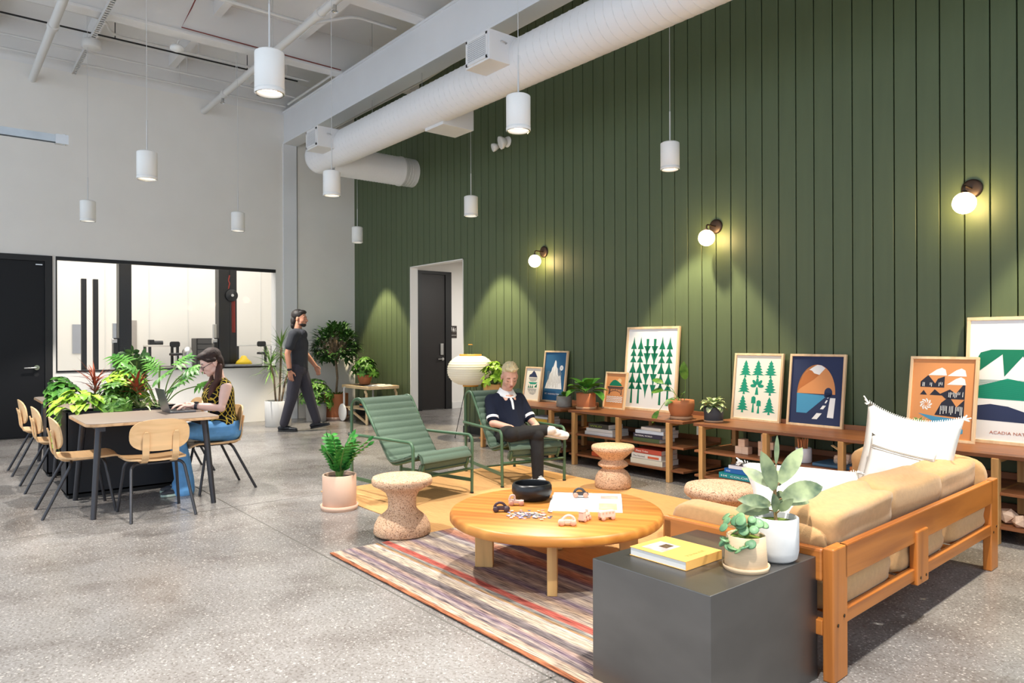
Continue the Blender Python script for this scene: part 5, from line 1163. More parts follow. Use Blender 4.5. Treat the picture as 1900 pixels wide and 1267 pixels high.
# ------------------------------------------------------------------ on the coffee table
def on_table(px_, py_): return (px_, py_, TZ)
b = MB(); b.lathe([(0, 0), (.09, 0), (.108, .012), (.124, .05), (.122, .085), (.112, .1), (.108, .1), (.105, .094), (.115, .06), (.1, .02), (0, .014)], n=48)
o = b.build('bowl', mat('black_glaze', (24, 25, 28), .32)); o.location = BOWL; tag(o, 'shiny black bowl at the back of the round coffee table', 'bowl')
m_toyw = mat('toy_beech', (222, 188, 172), .5, noise=(20, .05)); m_toyp = mat('toy_wheel_rose', (214, 158, 134), .5); m_toyd = mat('toy_plum', (74, 52, 58), .4); m_toyg = mat('toy_graphite', (70, 66, 68), .5)
def toy(kind, loc, rz, label, mb, mw_):
    t = thing('toy_car', label, 'toy', loc, rz, 'wooden toy cars on the coffee table'); t.scale = (.86, .86, .86)
    if kind == 'car':
        out = [(-.055, .015), (-.055, .03), (-.04, .05), (-.015, .062), (.01, .058), (.03, .038), (.05, .034), (.056, .022), (.056, .015)]; b = MB()
        o_ = [V((x, 0, z)) for x, z in ((-.046, .03), (-.036, .05), (-.012, .062), (.012, .056), (.03, .036))]
        b.tube(rounded(o_, .015), .009, 8); b.prism([(-.056, .014), (.056, .014), (.058, .024), (.05, .034), (.03, .037), (-.05, .034)], .034, (0, .017, 0), (1, 0, 0), (0, 0, 1)); b.build('body', mb, t, bevel=.003)
        for x in (-.035, .035):
            for y in (-.021, .021): MB().sphere((x, y, .018), (.019, .009, .018), 12, 8).build('wheel', mw_, t)
    elif kind == 'truck':
        b = MB(); b.prism([(-.05, .014), (.055, .014), (.055, .04), (.012, .04), (.012, .034), (-.05, .034)], .034, (0, .017, 0), (1, 0, 0), (0, 0, 1)); b.tube(rounded([(.012, 0, .038), (.014, 0, .068), (.04, 0, .068), (.05, 0, .038)], .012), .008, 8); b.build('body', mb, t, bevel=.003)
        for x in (-.032, .036):
            for y in (-.021, .021): MB().sphere((x, y, .017), (.018, .009, .017), 12, 8).build('wheel', mw_, t)
    elif kind == 'loco':
        b = MB(); b.cyl((-.01, 0, .034), (.05, 0, .034), .016, n=14); b.box((-.03, 0, .035), (.035, .036, .05)); b.box((-.03, 0, .064), (.045, .04, .008)); b.cyl((.035, 0, .045), (.035, 0, .066), .008, .01, 10); b.box((.005, 0, .018), (.1, .02, .012)); b.build('body', mb, t, bevel=.003)
        for x in (-.03, .008, .042):
            for y in (-.02, .02): MB().sphere((x, y, .015), (.015, .008, .015), 12, 8).build('wheel', mw_, t)
    else:
        b = MB(); b.prism(rrect(.11, .042, .01), .036, (0, .018, .038), (1, 0, 0), (0, 0, 1)); b.build('body', mb, t, bevel=.004)
        b = MB()
        for k in range(4): b.cyl((-.036+.024*k, -.0185, .045), (-.036+.024*k, .0185, .045), .007, n=10)
        b.build('windows', mw_, t)
        for x in (-.035, .035):
            for y in (-.021, .021): MB().sphere((x, y, .015), (.016, .008, .015), 12, 8).build('wheel', mw_, t)
    return t
for kind, loc_, rz, lab, ma, mb_ in TOYS: toy(kind, loc_, rz, lab, dict(w=m_toyw, d=m_toyd, g=m_toyg)[ma], dict(w=m_toyw, p=m_toyp, d=m_toyd)[mb_])
o = open_book(MAG[0], MAG[1], .245, .42, 'open picture book with small animal sketches on the coffee table', 'picture_book', .012, 'book', mat('bright_paper', (240, 239, 235), .7), ((-1, .15, .70, .6, .95, mat('sketch_red', (222, 160, 146), .8, noise=(16, .3))), (1, .35, .68, .85, .93, mat('sketch_green', (176, 190, 140), .8, noise=(14, .3))), (-1, .62, .6, .92, .9, mat('sketch_beige', (226, 218, 204), .8, noise=(12, .15)))))
# puzzle pieces
def piece_mesh():
    pts = []
    for k in range(4):
        a = pi/2*k; c, s_ = cos(a), sin(a); sg = 1 if k % 2 == 0 else -1
        for x, y in ((-.5, -.5), (-.14, -.5), (-.17, -.5-.16*sg), (0, -.5-.27*sg), (.17, -.5-.16*sg), (.14, -.5)): pts.append(((x*c-y*s_)*.0145, (x*s_+y*c)*.0145))
    return MB().prism(pts, .0022)
PZ = [mat('puzzle_'+n, c, .5) for n, c in (('blue', (90, 108, 150)), ('lilac', (168, 160, 190)), ('sand', (214, 196, 166)), ('pink', (206, 160, 160)), ('slate', (96, 100, 112)), ('white', (226, 224, 220)))]
P0 = [piece_mesh().build('puzzle_piece', m) for m in PZ]
PN = 96
for k in range(PN):
    o = P0[k] if k < 6 else P0[k % 6].copy()
    if k >= 6: COL.objects.link(o)
    u, v = rnd.gauss(0, .42), rnd.gauss(0, .36); u = max(-1.15, min(1.1, u)); v = max(-1, min(1, v))
    o.location = V(PUZ[0])+V(PUZ[1])*u+V(PUZ[2])*v+V((0, 0, .0004+.0024*(k % 3))); o.rotation_euler = (rnd.uniform(-.06, .06), rnd.uniform(-.06, .06), rnd.uniform(0, 6.28))
    tag(o, 'tiny jigsaw puzzle piece scattered in the heap on the coffee table', 'puzzle piece', 'loose jigsaw pieces on the coffee table')
# ------------------------------------------------------------------ planter desks
m_char = mat('charcoal_laminate', (36, 38, 44), .5, spec=.4); m_taupe = mat('taupe_laminate', (134, 118, 106), .5, noise=(8, .03)); m_ply = wood('ply_edge', (198, 162, 124), (170, 132, 92), 0, 8, .5)
m_dsteel = mat('dark_steel_tube', (66, 66, 70), .35, metal=.6); m_chairwood = wood('oak_veneer_chair', (218, 180, 134), (202, 160, 112), 0, 7, .45)
DZ0 = .72
def desk(x0, x1, label):
    t = thing('planter_desk', label, 'desk', ((x0+x1)/2, 1.39, 0), 0, 'desks joined to the planter troughs'); w_, d_ = (x1-x0), .97
    pl_ = rrect(w_, d_, .09, 6)
    MB().prism(pl_, .022, (0, 0, DZ0-.026)).build('desk_edge', m_ply, t, bevel=.004)
    MB().prism([(x*.995, y*.995) for x, y in pl_], .004, (0, 0, DZ0-.004)).build('desk_top', m_taupe, t, bevel=.0015)
    for sx in (-1, 1):
        for sy in (-1, 1):
            p = V((sx*(w_/2-.13), sy*(d_/2-.1), DZ0-.03)); q = V((sx*(w_/2-.06 if sx > 0 else w_/2-.05), sy*(d_/2-.05), 0)); MB().cyl(p, q, .026, .02, 14).build('leg', m_dsteel, t)
    b = MB(); b.box((0, -d_/2+.12, DZ0-.05), (w_-.2, .04, .04)); b.box((0, d_/2-.12, DZ0-.05), (w_-.2, .04, .04)); b.build('under_frame', m_dsteel, t)
    return t
desk(-7.06, -6.10, 'taupe desk wing the woman with the laptop is working at'); desk(-8.36, -7.42, 'taupe desk wing between the two planter troughs'); desk(-9.62, -8.68, 'taupe desk wing beyond the far planter trough, by the black door')
def trough(x0, x1, label):
    t = thing('planter_trough', label, 'planter', ((x0+x1)/2, 1.37, 0), 0, 'charcoal planter troughs'); w_, d_ = (x1-x0)/2, .47
    b = MB(); k = .018
    for a, c in (((-w_, -d_, .03), (w_, -d_+k, .735)), ((-w_, d_-k, .03), (w_, d_, .735)), ((-w_, -d_, .03), (-w_+k, d_, .735)), ((w_-k, -d_, .03), (w_, d_, .735)), ((-w_, -d_, .03), (w_, d_, .05))): b.box2(a, c)
    b.build('trough_box', m_char, t, bevel=.004); MB().box2((-w_+.02, -d_+.02, 0), (w_-.02, d_-.02, .03)).build('plinth', m_black, t)
    MB().box2((-w_+k, -d_+k, .66), (w_-k, d_-k, .69)).build('soil', m_soil, t); return t
trough(-7.40, -7.09, 'charcoal planter trough of bright foliage beside the front desk'); trough(-8.66, -8.38, 'charcoal planter trough further back by the black door')
# ------------------------------------------------------------------ oak chairs
def make_chair():
    """faces +Y; origin on the floor under the seat centre"""
    t = thing('oak_chair', '', 'chair', (0, 0, 0), 0, 'oak shell chairs around the planter desks')
    def seat(u, v, dz=0):
        x = (u-.5)*2; y = v; w_ = .215*(1-.10*(1-y)**3-.35*max(0, (.12-y)/.12)**2*.5-.3*max(0, (y-.9)/.1)**2*.5)
        zz_ = .432+.012*x*x-.012*sin(pi*y)-.035*max(0, (y-.82)/.18)**2+dz; return V((x*w_, -.215+.44*y, zz_))
    b = MB(); b.grid(lambda u, v: seat(u, v, .007), 12, 14); b.grid(lambda u, v: seat(1-u, v, -.007), 12, 14)
    per = [(i/12, 0) for i in range(13)]+[(1, j/14) for j in range(1, 15)]+[(1-i/12, 1) for i in range(1, 13)]+[(0, 1-j/14) for j in range(1, 14)]; n = len(per)
    b.add([seat(u, v, .007) for u, v in per]+[seat(u, v, -.007) for u, v in per], [(i, (i+1) % n, (i+1) % n+n, i+n) for i in range(n)][::1], True); b.build('seat', m_chairwood, t)
    # oval curved back panel
    rings = []
    for k, off in ((0, 0), (1, -.012)):
        ring = []
        for i in range(40):
            a = 2*pi*i/40; ca, sa = cos(a), sin(a); x = .212*abs(ca)**.72*(1 if ca >= 0 else -1); z = .122*abs(sa)**.72*(1 if sa >= 0 else -1); ring.append((x, z))
        rings.append(ring)
    b = MB(); f = lambda x, z, o: V((x, -.235-(z)*.14+.55*x*x*1.5+o, .625+z))
    def disc(o, rev):
        vs, fs = [], []
        for q in (0, .25, .5, .75, .92, 1):
            vs += [f(x*q, z*q, o) for x, z in rings[0]]
        for r in range(5):
            for i in range(40):
                quad = (r*40+i, r*40+(i+1) % 40, (r+1)*40+(i+1) % 40, (r+1)*40+i); fs.append(quad[::-1] if rev else quad)
        b.add(vs, fs, True)
    disc(0, False); disc(-.012, True); b.add([f(x, z, 0) for x, z in rings[0]]+[f(x, z, -.012) for x, z in rings[0]], [(i, (i+1) % 40, (i+1) % 40+40, i+40) for i in range(40)], True)
    b.build('backrest', m_chairwood, t)
    for s in (-1, 1):
        x = s*.105; pts = rounded([(x, .05, .418), (x, -.185, .414), (x, -.232, .46), (x, -.247, .60), (x, -.262, .655)], .05, 6); b = MB()
        rg = []
        for i, p in enumerate(pts):
            tg = (pts[min(i+1, len(pts)-1)]-pts[max(i-1, 0)]).normalized(); nr = V((0, -tg.z, tg.y)); w_ = .024 if i < len(pts)-1 else .012; rg.append([p+V((-w_, 0, 0))+nr*.006, p+V((w_, 0, 0))+nr*.006, p+V((w_, 0, 0))-nr*.006, p+V((-w_, 0, 0))-nr*.006])
        b.loft(rg, smooth=False); b.build('back_strap', m_chairwood, t, bevel=.003)
    for s in (-1, 1):
        for (yt, yf) in ((-.13, -.33), (.09, .16)):
            MB().tube(rounded([(s*.04, yt, .405), (s*.185, yt, .405), (s*.225, yf, 0)], .06, 6), .0115, 10).build('leg', m_dsteel, t)
    b = MB(); b.box((0, -.01, .402), (.16, .3, .012)); b.build('seat_frame', m_dsteel, t)
    return t
c0 = make_chair(); CH = [(-6.60, .985, 0, 'oak chair at the near end of the front desk, its back to the open floor'), (-7.80, .98, 0, 'oak chair at the end of the middle desk, second of the row of three'), (-8.86, .965, 0, 'oak chair at the end of the far desk, closest to the black door'),
      (-6.155, 1.37, radians(90), 'oak chair seen from behind, pushed under the long side of the front desk'), (-6.78, 1.985, radians(180), 'oak chair the woman with the laptop is sitting on'), (-7.92, 1.96, radians(180), 'oak chair whose orange lit back shows behind the plants')]
for i, (x, y, r, lab) in enumerate(CH):
    o = c0 if i == 0 else dup(c0); o.location = (x, y, 0); o.rotation_euler = (0, 0, r); o['label'] = lab
# ------------------------------------------------------------------ laptop
m_lap = mat('laptop_grey', (120, 122, 126), .35, metal=.7); m_key = mat('laptop_keys', (30, 30, 32), .5)
t = thing('laptop', 'open grey laptop in front of the seated woman', 'laptop', (-6.72, 1.70, DZ0+.0008), radians(180))
b = MB(); b.box((0, 0, .008), (.30, .21, .014)); b.build('keyboard_base', m_lap, t, bevel=.004)
b = MB()
for r in range(5):
    for c in range(13): b.box((-.126+.021*c, .07-.0205*r, .0155), (.017, .016, .0015))
b.build('keys', m_key, t)
q = V((0, .105, .012)); d = V((0, .052, .195)); b = MB(); b.bar(q, q+d, .30, .006, (0, 1, 0)); b.build('screen_lid', m_lap, t, bevel=.002)
b = MB(); b.bar(q+d*.06+V((0, -.0045, .001)), q+d*.95+V((0, -.0045, .001)), .28, .001, (0, 1, 0)); b.build('display', mat('display_dark', (22, 24, 28), .2), t)
# ------------------------------------------------------------------ trough plants
GT = 'plants growing in the planter troughs'
def grown(name, label, x, y): return thing(name, label, 'plant', (x, y, .69), 0, GT)
t = grown('philodendron', 'tall philodendron with deeply cut leaves behind the laptop', -7.24, 1.66)
b, s = MB(), MB()
for k, (r, f, z_, L_) in enumerate(((-.30, .05, .46, .22), (.10, .12, .42, .2), (-.12, -.10, .34, .2), (.24, .0, .36, .21), (.36, -.02, .23, .2), (.06, -.14, .30, .19), (-.2, .1, .26, .18), (.18, -.12, .22, .18), (-.05, .1, .36, .18), (.3, .12, .4, .18), (-.2, -.12, .2, .17), (.12, .15, .28, .18), (.02, -.02, .42, .17))):
    tip = Rw*r+Fw*f+V((0, 0, z_)); s.tube(rounded([V((.02*(k % 3-1), .02*(k % 2), 0)), tip*.5+V((0, 0, .07)), tip], .1, 5), .0055, 6); d = (Rw*r*1.2+Fw*f+V((0, 0, .12))).normalized()
    if abs(r) < .1: d = (Rw*(.5 if k % 2 else -.5)+Fw*f*2+V((0, 0, .3))).normalized()
    lobed(b, tip, d, L_, L_*1.05, -Fw*.5+V((0, 0, .9)), k)
s.build('stems', m_stem, t); b.build('foliage', L_phil, t)
t = grown('golden_pothos', 'lime golden pothos trailing over the near end of the trough', -7.25, 1.02)
b, s = MB(), MB(); rp = random.Random(5)
for k in range(60):
    a = rp.uniform(0, 6.28); rad = rp.uniform(.02, .19); h = .16*(1-(rad/.24)**2)+rp.uniform(-.02, .07); p = V((rad*cos(a), rad*sin(a)*.9, h)); d = (V((cos(a), sin(a), -.1))+V((.3, -.35, 0))).normalized(); b.leaf(p, d, rp.uniform(.085, .13), rp.uniform(.07, .095), .8, 'heart', (0, 0, 1), .12, 5)
for k in range(6):
    x0 = -.12+.05*k; pts = [(x0, -.08, .06), (x0-.01, -.145, .08), (x0-.02+.01*k, -.16, -.04), (x0+.01*(k-2), -.165, -.14-.05*(k % 3))]; s.tube(rounded(pts, .03), .003, 5)
    for u in range(3):
        p = V(pts[1]).lerp(V(pts[3]), u/2.2); b.leaf(p, V((.5*(-1)**u, -.5, -.3)), .095, .075, .5, 'heart', (0, -.6, .7), .1, 5)
s.tube(rounded([(.13, -.14, .02), (.17, -.2, -.1), (.2, -.17, -.3), (.27, -.15, -.33)], .05), .003, 5); b.leaf((.27, -.15, -.33), (.5, -.3, .3), .08, .075, .4, 'heart', (0, -.5, 1), .1, 5)
s.build('stems', m_stem, t); b.build('foliage', L_lime, t)
t = grown('umbrella_plant', 'dense green umbrella plant filling the middle of the front trough', -7.24, 1.30); whorls(t, 0, 60, .20, .27, 71, L_mid, .085, .034, 7, .02)
t = grown('lime_umbrella_plant', 'yellow green umbrella plant rising at the middle of the trough row', -7.50, 1.44); whorls(t, 0, 44, .24, .34, 72, L_lime, .095, .04, 7, .05)
t = grown('zz_plant', 'dark zz plant standing tall over the far trough', -8.50, 1.72); zz(t, 0, 9, .62, .16, 73, LL=.09, LW=.05, pairs=9, leafm=L_dark)
t = grown('cordyline', 'dark red strap leafed cordyline in the far trough', -8.52, 1.34); b = MB(); rp = random.Random(8)
for k in range(34): b.leaf((0, 0, .1+.005*k), rdir(2.4*k, rp.uniform(.2, 1.4)), rp.uniform(.2, .34), .02, rp.uniform(.2, .8), 'strap', (0, 0, 1), .15, 5)
b.build('foliage', L_red, t); MB().tube([(0, 0, 0), (0, 0, .28)], .01).build('trunk', m_bark, t)
t = grown('bromeliad', 'orange red bromeliad between umbrella plant and laptop', -7.22, 1.47); b = MB()
for k in range(22): b.leaf((0, 0, .16+.004*k), rdir(2.4*k, .4+.05*k), .17, .034, .6, 'lance', (0, 0, 1), .2, 5)
b.build('foliage', L_red, t); MB().tube([(0, 0, 0), (0, 0, .26)], .012).build('stem', m_stem, t)
t = grown('spider_plant', 'striped spider plant arching over the trough rim next to the laptop', -7.19, 1.50); rosette(t, 0.03, 40, .26, .018, 75, L_var, 'strap', .2, 1.3, 1.5, segs=7)
t, z = potted('round_leaf_plant', 'round leafed plant in a black pot on the far desk end', (-8.86, 1.06, DZ0), cylpot(.075, .11, .008, .95), m_black, .095, .064); whorls(t, z, 16, .12, .13, 76, L_phil, .075, .07, 3, .03)
t = grown('fern_clump', 'light green plant clump at the far end of the far trough', -8.52, 1.06); whorls(t, 0, 34, .17, .22, 77, L_phil, .09, .06, 5, .03)
# ------------------------------------------------------------------ people
def skinmat(name, rgb): return mat(name, rgb, .5, spec=.35, sub=.12, noise=(18, .03))
def limb(b, pts, rs, n=14):
    pts = [V(p) for p in pts]
    b.tube(pts, 0, n, True, rs)
    for p, r in zip(pts, rs): b.sphere(p, r, n, 10)
def remesh(b, name, m, parent, voxel=.006, smooth=4, scale=1.):
    o = b.build(name, m, parent)
    md = o.modifiers.new('Remesh', 'REMESH'); md.mode = 'VOXEL'; md.voxel_size = voxel; md.use_smooth_shade = True
    md = o.modifiers.new('Smooth', 'SMOOTH'); md.iterations = smooth; md.factor = .5
    bake(o)
    o.data.materials.clear(); o.data.materials.append(m)
    for p in o.data.polygons: p.use_smooth = True
    return o
def frame(fwd, up=(0, 0, 1)):
    """matrix with x = forward, y = left, z = up"""
    f = V(fwd).normalized(); u = V(up); l = u.cross(f).normalized(); u = f.cross(l).normalized(); return Matrix((f, l, u)).transposed()
def head(b, c, R, s=1., ears=True):
    """skull, jaw, nose, brow, lips and ears about the head centre c"""
    T = lambda x, y, z: V(c)+R @ V((x*s, y*s, z*s)); E = lambda x, y, z, r: b.sphere(T(x, y, z), [q*s for q in r], 18, 12, R)
    E(-.012, 0, .035, (.098, .076, .09)); E(.03, 0, -.005, (.064, .066, .085)); E(.045, 0, -.06, (.045, .047, .042)); E(.066, 0, -.088, (.022, .024, .018))
    for k in (-1, 1):
        E(.04, k*.036, -.022, (.042, .03, .04)); E(.012, k*.046, -.055, (.045, .018, .03)); E(.074, k*.03, .032, (.018, .026, .009)); E(.072, k*.031, .008, (.014, .017, .011))
        if ears: E(-.012, k*.08, .0, (.02, .009, .032)); E(-.008, k*.078, -.024, (.012, .008, .014))
    limb(b, [T(.088, 0, .022), T(.102, 0, -.002), T(.113, 0, -.022)], [.009*s, .011*s, .014*s]); E(.1, .012, -.026, (.011, .008, .008)); E(.1, -.012, -.026, (.011, .008, .008))
    E(.088, 0, -.049, (.014, .023, .006)); E(.086, 0, -.059, (.014, .02, .007))
    return T
def hand(b, w, fdir, ndir, s=1., left=True, curl=.5, spread=.06):
    """palm and five bent fingers; w wrist, fdir towards the fingers, ndir out of the back of the hand"""
    f = V(fdir).normalized(); n = V(ndir); l = n.cross(f).normalized(); n = f.cross(l).normalized(); k = 1 if left else -1; w = V(w)
    P = lambda a, c, h: w+f*(a*s)+l*(c*k*s)+n*(h*s)
    b.sphere(P(.045, 0, 0), (.052*s, .040*s, .016*s), 14, 10, Matrix((f, l, n)).transposed()); b.sphere(P(.075, .0, .002), (.022*s, .040*s, .013*s), 12, 8, Matrix((f, l, n)).transposed())
    for i, (y, L_, r) in enumerate(((-.031, .072, .0085), (-.011, .082, .009), (.010, .076, .0087), (.029, .06, .0075))):
        p = P(.082, y, .002); a = curl*(.75+.12*i); d1 = (f*cos(a)-n*sin(a)+l*k*(y*spread*20)*.05).normalized(); d2 = (f*cos(a*1.9)-n*sin(a*1.9)).normalized(); q = p+d1*(L_*.5*s); e = q+d2*(L_*.5*s)
        limb(b, [p, q, e], [r*s, r*.93*s, r*.75*s], 10)
    p = P(.02, -.03, -.004); q = p+(f*.62-l*k*.62-n*.3).normalized()*.042*s; e = q+(f*.9-l*k*.15-n*.35).normalized()*.034*s; limb(b, [p, q, e], [.0125*s, .0105*s, .0085*s], 10)
def shoe(t, c, R, m, msole, s=1., name='shoe'):
    T = lambda x, y, z: V(c)+R @ V((x*s, y*s, z*s)); b = MB()
    for x, z, r in ((-.06, .045, (.05, .036, .04)), (-.02, .065, (.05, .038, .055)), (.04, .045, (.06, .04, .035)), (.1, .035, (.065, .043, .027)), (.15, .03, (.035, .036, .022))): b.sphere(T(x, 0, z), [q*s for q in r], 16, 10, R)
    o = remesh(b, name, m, t, .006, 4); b = MB(); pr = [(x*s, y*s) for x, y in ((-.108, 0), (-.095, .03), (-.03, .036), (.05, .04), (.12, .046), (.17, .034), (.19, 0), (.17, -.034), (.12, -.046), (.05, -.04), (-.03, -.036), (-.095, -.03))]
    b.prism(pr, .022*s, T(0, 0, 0), R @ V((1, 0, 0)), R @ V((0, 1, 0))); b.build('sole', msole, o, bevel=.006)
    b = MB()
    for k in range(5): b.tube([T(.025+.021*k, -.02, .083-.0075*k), T(.035+.021*k, 0, .091-.0085*k), T(.025+.021*k, .02, .083-.0075*k)], .0028*s, 5)
    b.build('laces', msole, o)
    return o
m_skin1 = skinmat('skin_fair_man', (222, 172, 150)); m_skin2 = skinmat('skin_fair_woman', (234, 194, 180)); m_skin3 = skinmat('skin_tan', (196, 140, 114))
m_lip = mat('lip', (186, 112, 104), .5); m_eye = mat('eye_white', (228, 224, 218), .3); m_iris = mat('iris_dark', (58, 44, 36), .3); m_brow_b = mat('brow_brown', (104, 78, 56), .8); m_brow_d = mat('brow_dark', (46, 32, 26), .8)
m_blond = mat('bleached_hair', (226, 208, 164), .6, noise=(50, .18, (1, 1, .3)), bump=(70, .8)); m_brunette = mat('dark_brown_hair', (46, 28, 22), .72, noise=(40, .35, (1, 1, .15)), bump=(60, .7)); m_auburn = mat('auburn_hair_end', (70, 38, 28), .7, noise=(40, .3, (1, 1, .2)), bump=(60, .7)); m_hair3 = mat('black_hair', (34, 27, 25), .6, noise=(40, .3), bump=(60, .8))
m_navy = mat('navy_knit', (28, 32, 46), .9, spec=.1, bump=(260, .25)); m_whiteknit = mat('white_knit', (228, 228, 230), .9, bump=(260, .2)); m_blackj = mat('black_denim', (22, 22, 25), .85, noise=(40, .15), bump=(220, .25)); m_jean = mat('blue_denim', (106, 168, 226), .85, noise=(16, .12), bump=(240, .25)); m_sneak = mat('white_leather', (234, 234, 232), .5); m_sole = mat('white_rubber', (222, 222, 218), .6)
m_chartee = mat('charcoal_tee', (48, 50, 56), .9, bump=(220, .2)); m_chartr = mat('charcoal_trousers', (62, 60, 70), .9, bump=(220, .2)); m_bshoe = mat('black_shoe', (24, 27, 34), .45); m_bsole = mat('black_sole', (32, 34, 38), .6)
def face_parts(t, T, R, s, brow, closed=True, gaze=-.3):
    b = MB()
    for k in (-1, 1): b.tube([T(.083, k*.014, .033), T(.088, k*.03, .039), T(.078, k*.048, .034)], .0042*s, 6)
    b.build('eyebrows', brow, t)
    b = MB()
    for k in (-1, 1): b.tube([T(.085, k*.018, .003), T(.088, k*.031, -.001), T(.08, k*.045, .003)], .0026*s, 6)
    b.build('eyelashes', m_brow_d, t)
    b = MB()
    b.sphere(T(.098, 0, -.05), (.0055*s, .019*s, .0045*s), 12, 8, R); b.sphere(T(.096, 0, -.0585), (.0055*s, .017*s, .0055*s), 12, 8, R); b.build('lips', m_lip, t)

# ---- blond man in the lounge chair (local: +x forward, +y his left)
man = thing('person', 'blond man in a navy polo sitting cross legged in the green lounge chair', 'person', (-5.02, 4.34, .0065), radians(-11))
neck = V((-.545, 0, .815)); hc = V((-.475, .0, .965)); Rh = frame((.86, -.22, -.44)); 
SH = {k: V((-.57, k*.155, .735)) for k in (-1, 1)}; EL = {-1: V((-.43, -.205, .53)), 1: V((-.40, .205, .53))}; WR = {-1: V((-.22, -.12, .50)), 1: V((-.17, .13, .515))}
HP = {k: V((-.40, k*.085, .405)) for k in (-1, 1)}; KN = {-1: V((.02, -.25, .475)), 1: V((.05, .0, .455))}; AN = {-1: V((.06, .13, .50)), 1: V((.09, -.01, .10))}
b = MB(); T = head(b, hc, Rh, .98)
limb(b, [neck, hc+Rh @ V((-.03, 0, -.05))], [.056, .054]); limb(b, [V((-.41, 0, .42)), V((-.50, 0, .58)), V((-.56, 0, .71)), neck], [.12, .125, .125, .055])
for k in (-1, 1):
    limb(b, [SH[k], EL[k], WR[k]], [.052, .041, .029]); limb(b, [HP[k], KN[k], AN[k]], [.08, .056, .038])
hand(b, WR[1], (.35, -.6, -.12), (.1, .0, 1), 1., True, .35); hand(b, WR[-1], (.35, .6, -.1), (.1, 0, 1), 1., False, .35)
for k in (1,): b.sphere(AN[k]+V((.05, 0, -.05)), (.09, .035, .03))
remesh(b, 'body', m_skin1, man, .0058, 3)
face_parts(man, T, Rh, 1., m_brow_b)
b = MB()
for (x, y, z, r) in ((-.035, 0, .075, (.088, .078, .068)), (.025, 0, .113, (.055, .062, .03)), (-.075, 0, .02, (.045, .066, .075)), (-.02, .0, .095, (.08, .072, .052))): b.sphere(T(x, y, z), r, 20, 14, Rh)
rh = random.Random(4)
for k in range(90): a = rh.uniform(0, 6.28); e = rh.uniform(.35, 1.5); d = V((cos(a)*cos(e)*.092-.015, sin(a)*cos(e)*.072, .068+.085*sin(e))); q = T(*(d+V((rh.uniform(0, .028), rh.uniform(-.012, .012), rh.uniform(.0, .018))))); limb(b, [T(*d), q], [.012, .006], 8)
remesh(b, 'hair', m_blond, man, .0055, 2)
b = MB()
limb(b, [V((-.41, 0, .41)), V((-.485, 0, .54)), V((-.545, 0, .66)), V((-.56, 0, .73)), V((-.548, 0, .775))], [.135, .138, .135, .094, .076]); limb(b, [V((-.56, -.09, .735)), V((-.56, .09, .735))], [.078, .078])
for k in (-1, 1): limb(b, [V((-.50, k*.06, .55)), V((-.55, k*.085, .69))], [.118, .108]); limb(b, [SH[k], SH[k].lerp(EL[k], .8)], [.068, .059])
b.sphere((-.492, 0, .742), (.05, .075, .045))
shirt = remesh(b, 'polo_shirt', m_navy, man, .0075, 5)
for k in (-1, 1):
    p, q = SH[k].lerp(EL[k], .74), SH[k].lerp(EL[k], .84); MB().tube([p, q], .0615, 24, True).build('sleeve_cuff', m_whiteknit, shirt)
b = MB(); rg = []; N0 = V((-.548, 0, .80))
for (dz, rx, ry) in ((.06, .058, .060), (.058, .064, .066), (.022, .080, .086), (.002, .098, .104), (-.004, .096, .1), (.012, .07, .076), (.052, .056, .058)):
    rg.append([N0+V((rx*cos(a_), ry*sin(a_), dz-.034*max(0, cos(a_))-.012*(dz < 0)*(cos(a_) > .75))) for a_ in [2*pi*(i+.5)/30-pi/30*0+.0 for i in range(30)]])
b.loft(rg, cap=False); b.build('collar', m_whiteknit, shirt)
b = MB(); b.tube([(-.462, .0, .765), (-.425, .0, .735), (-.408, .0, .69), (-.402, .0, .655)], .012, 8); b.build('placket', m_whiteknit, shirt)
b = MB(); limb(b, [V((-.43, -.05, .40)), V((-.43, .05, .40))], [.14, .14])
for k in (-1, 1):
    w_ = 1.; limb(b, [HP[k], HP[k].lerp(KN[k], .5), KN[k], KN[k].lerp(AN[k], .45), AN[k].lerp(KN[k], .12) if k < 0 else AN[k]-V((0, 0, .03))], [.098, .09, .072, .062, .053])
remesh(b, 'trousers', m_blackj, man, .0075, 5)
shoe(man, AN[-1]+V((-.015, .02, -.05)), frame((.16, .96, -.16), (.75, 0, .62)), m_sneak, m_sole, .98, 'sneaker'); shoe(man, V((.11, -.01, .008)), frame((.99, .0, 0)), m_sneak, m_sole, .98, 'sneaker')

# ---- woman at the desk (local: +x forward = world -Y, +y her left = world +X)
wo = thing('person', 'woman in a black and yellow lattice top and jeans typing on the laptop', 'person', (-6.78, 2.06, 0), radians(-90))
hc = V((.07, .0, 1.135)); Rh = frame((.86, 0, -.45)); neck = V((-.005, 0, .985))
SH = {k: V((-.015, k*.155, .925)) for k in (-1, 1)}; EL = {-1: V((.06, -.22, .72)), 1: V((.05, .225, .745))}; WR = {-1: V((.27, -.07, .765)), 1: V((.25, .115, .767))}
HP = {k: V((-.05, k*.085, .53)) for k in (-1, 1)}; KN = {-1: V((.36, -.09, .53)), 1: V((.37, .10, .53))}; AN = {-1: V((.29, -.05, .12)), 1: V((.33, .11, .12))}
b = MB(); T = head(b, hc, Rh, .95)
limb(b, [neck, hc+Rh @ V((-.03, 0, -.05))], [.046, .045]); limb(b, [V((-.05, 0, .55)), V((-.03, 0, .68)), V((-.015, 0, .86)), neck], [.11, .095, .11, .05])
for k in (-1, 1): limb(b, [SH[k], SH[k].lerp(EL[k], .5), EL[k], EL[k].lerp(WR[k], .4), WR[k]], [.05, .044, .037, .036, .025]); limb(b, [HP[k], KN[k], AN[k]], [.085, .055, .038])
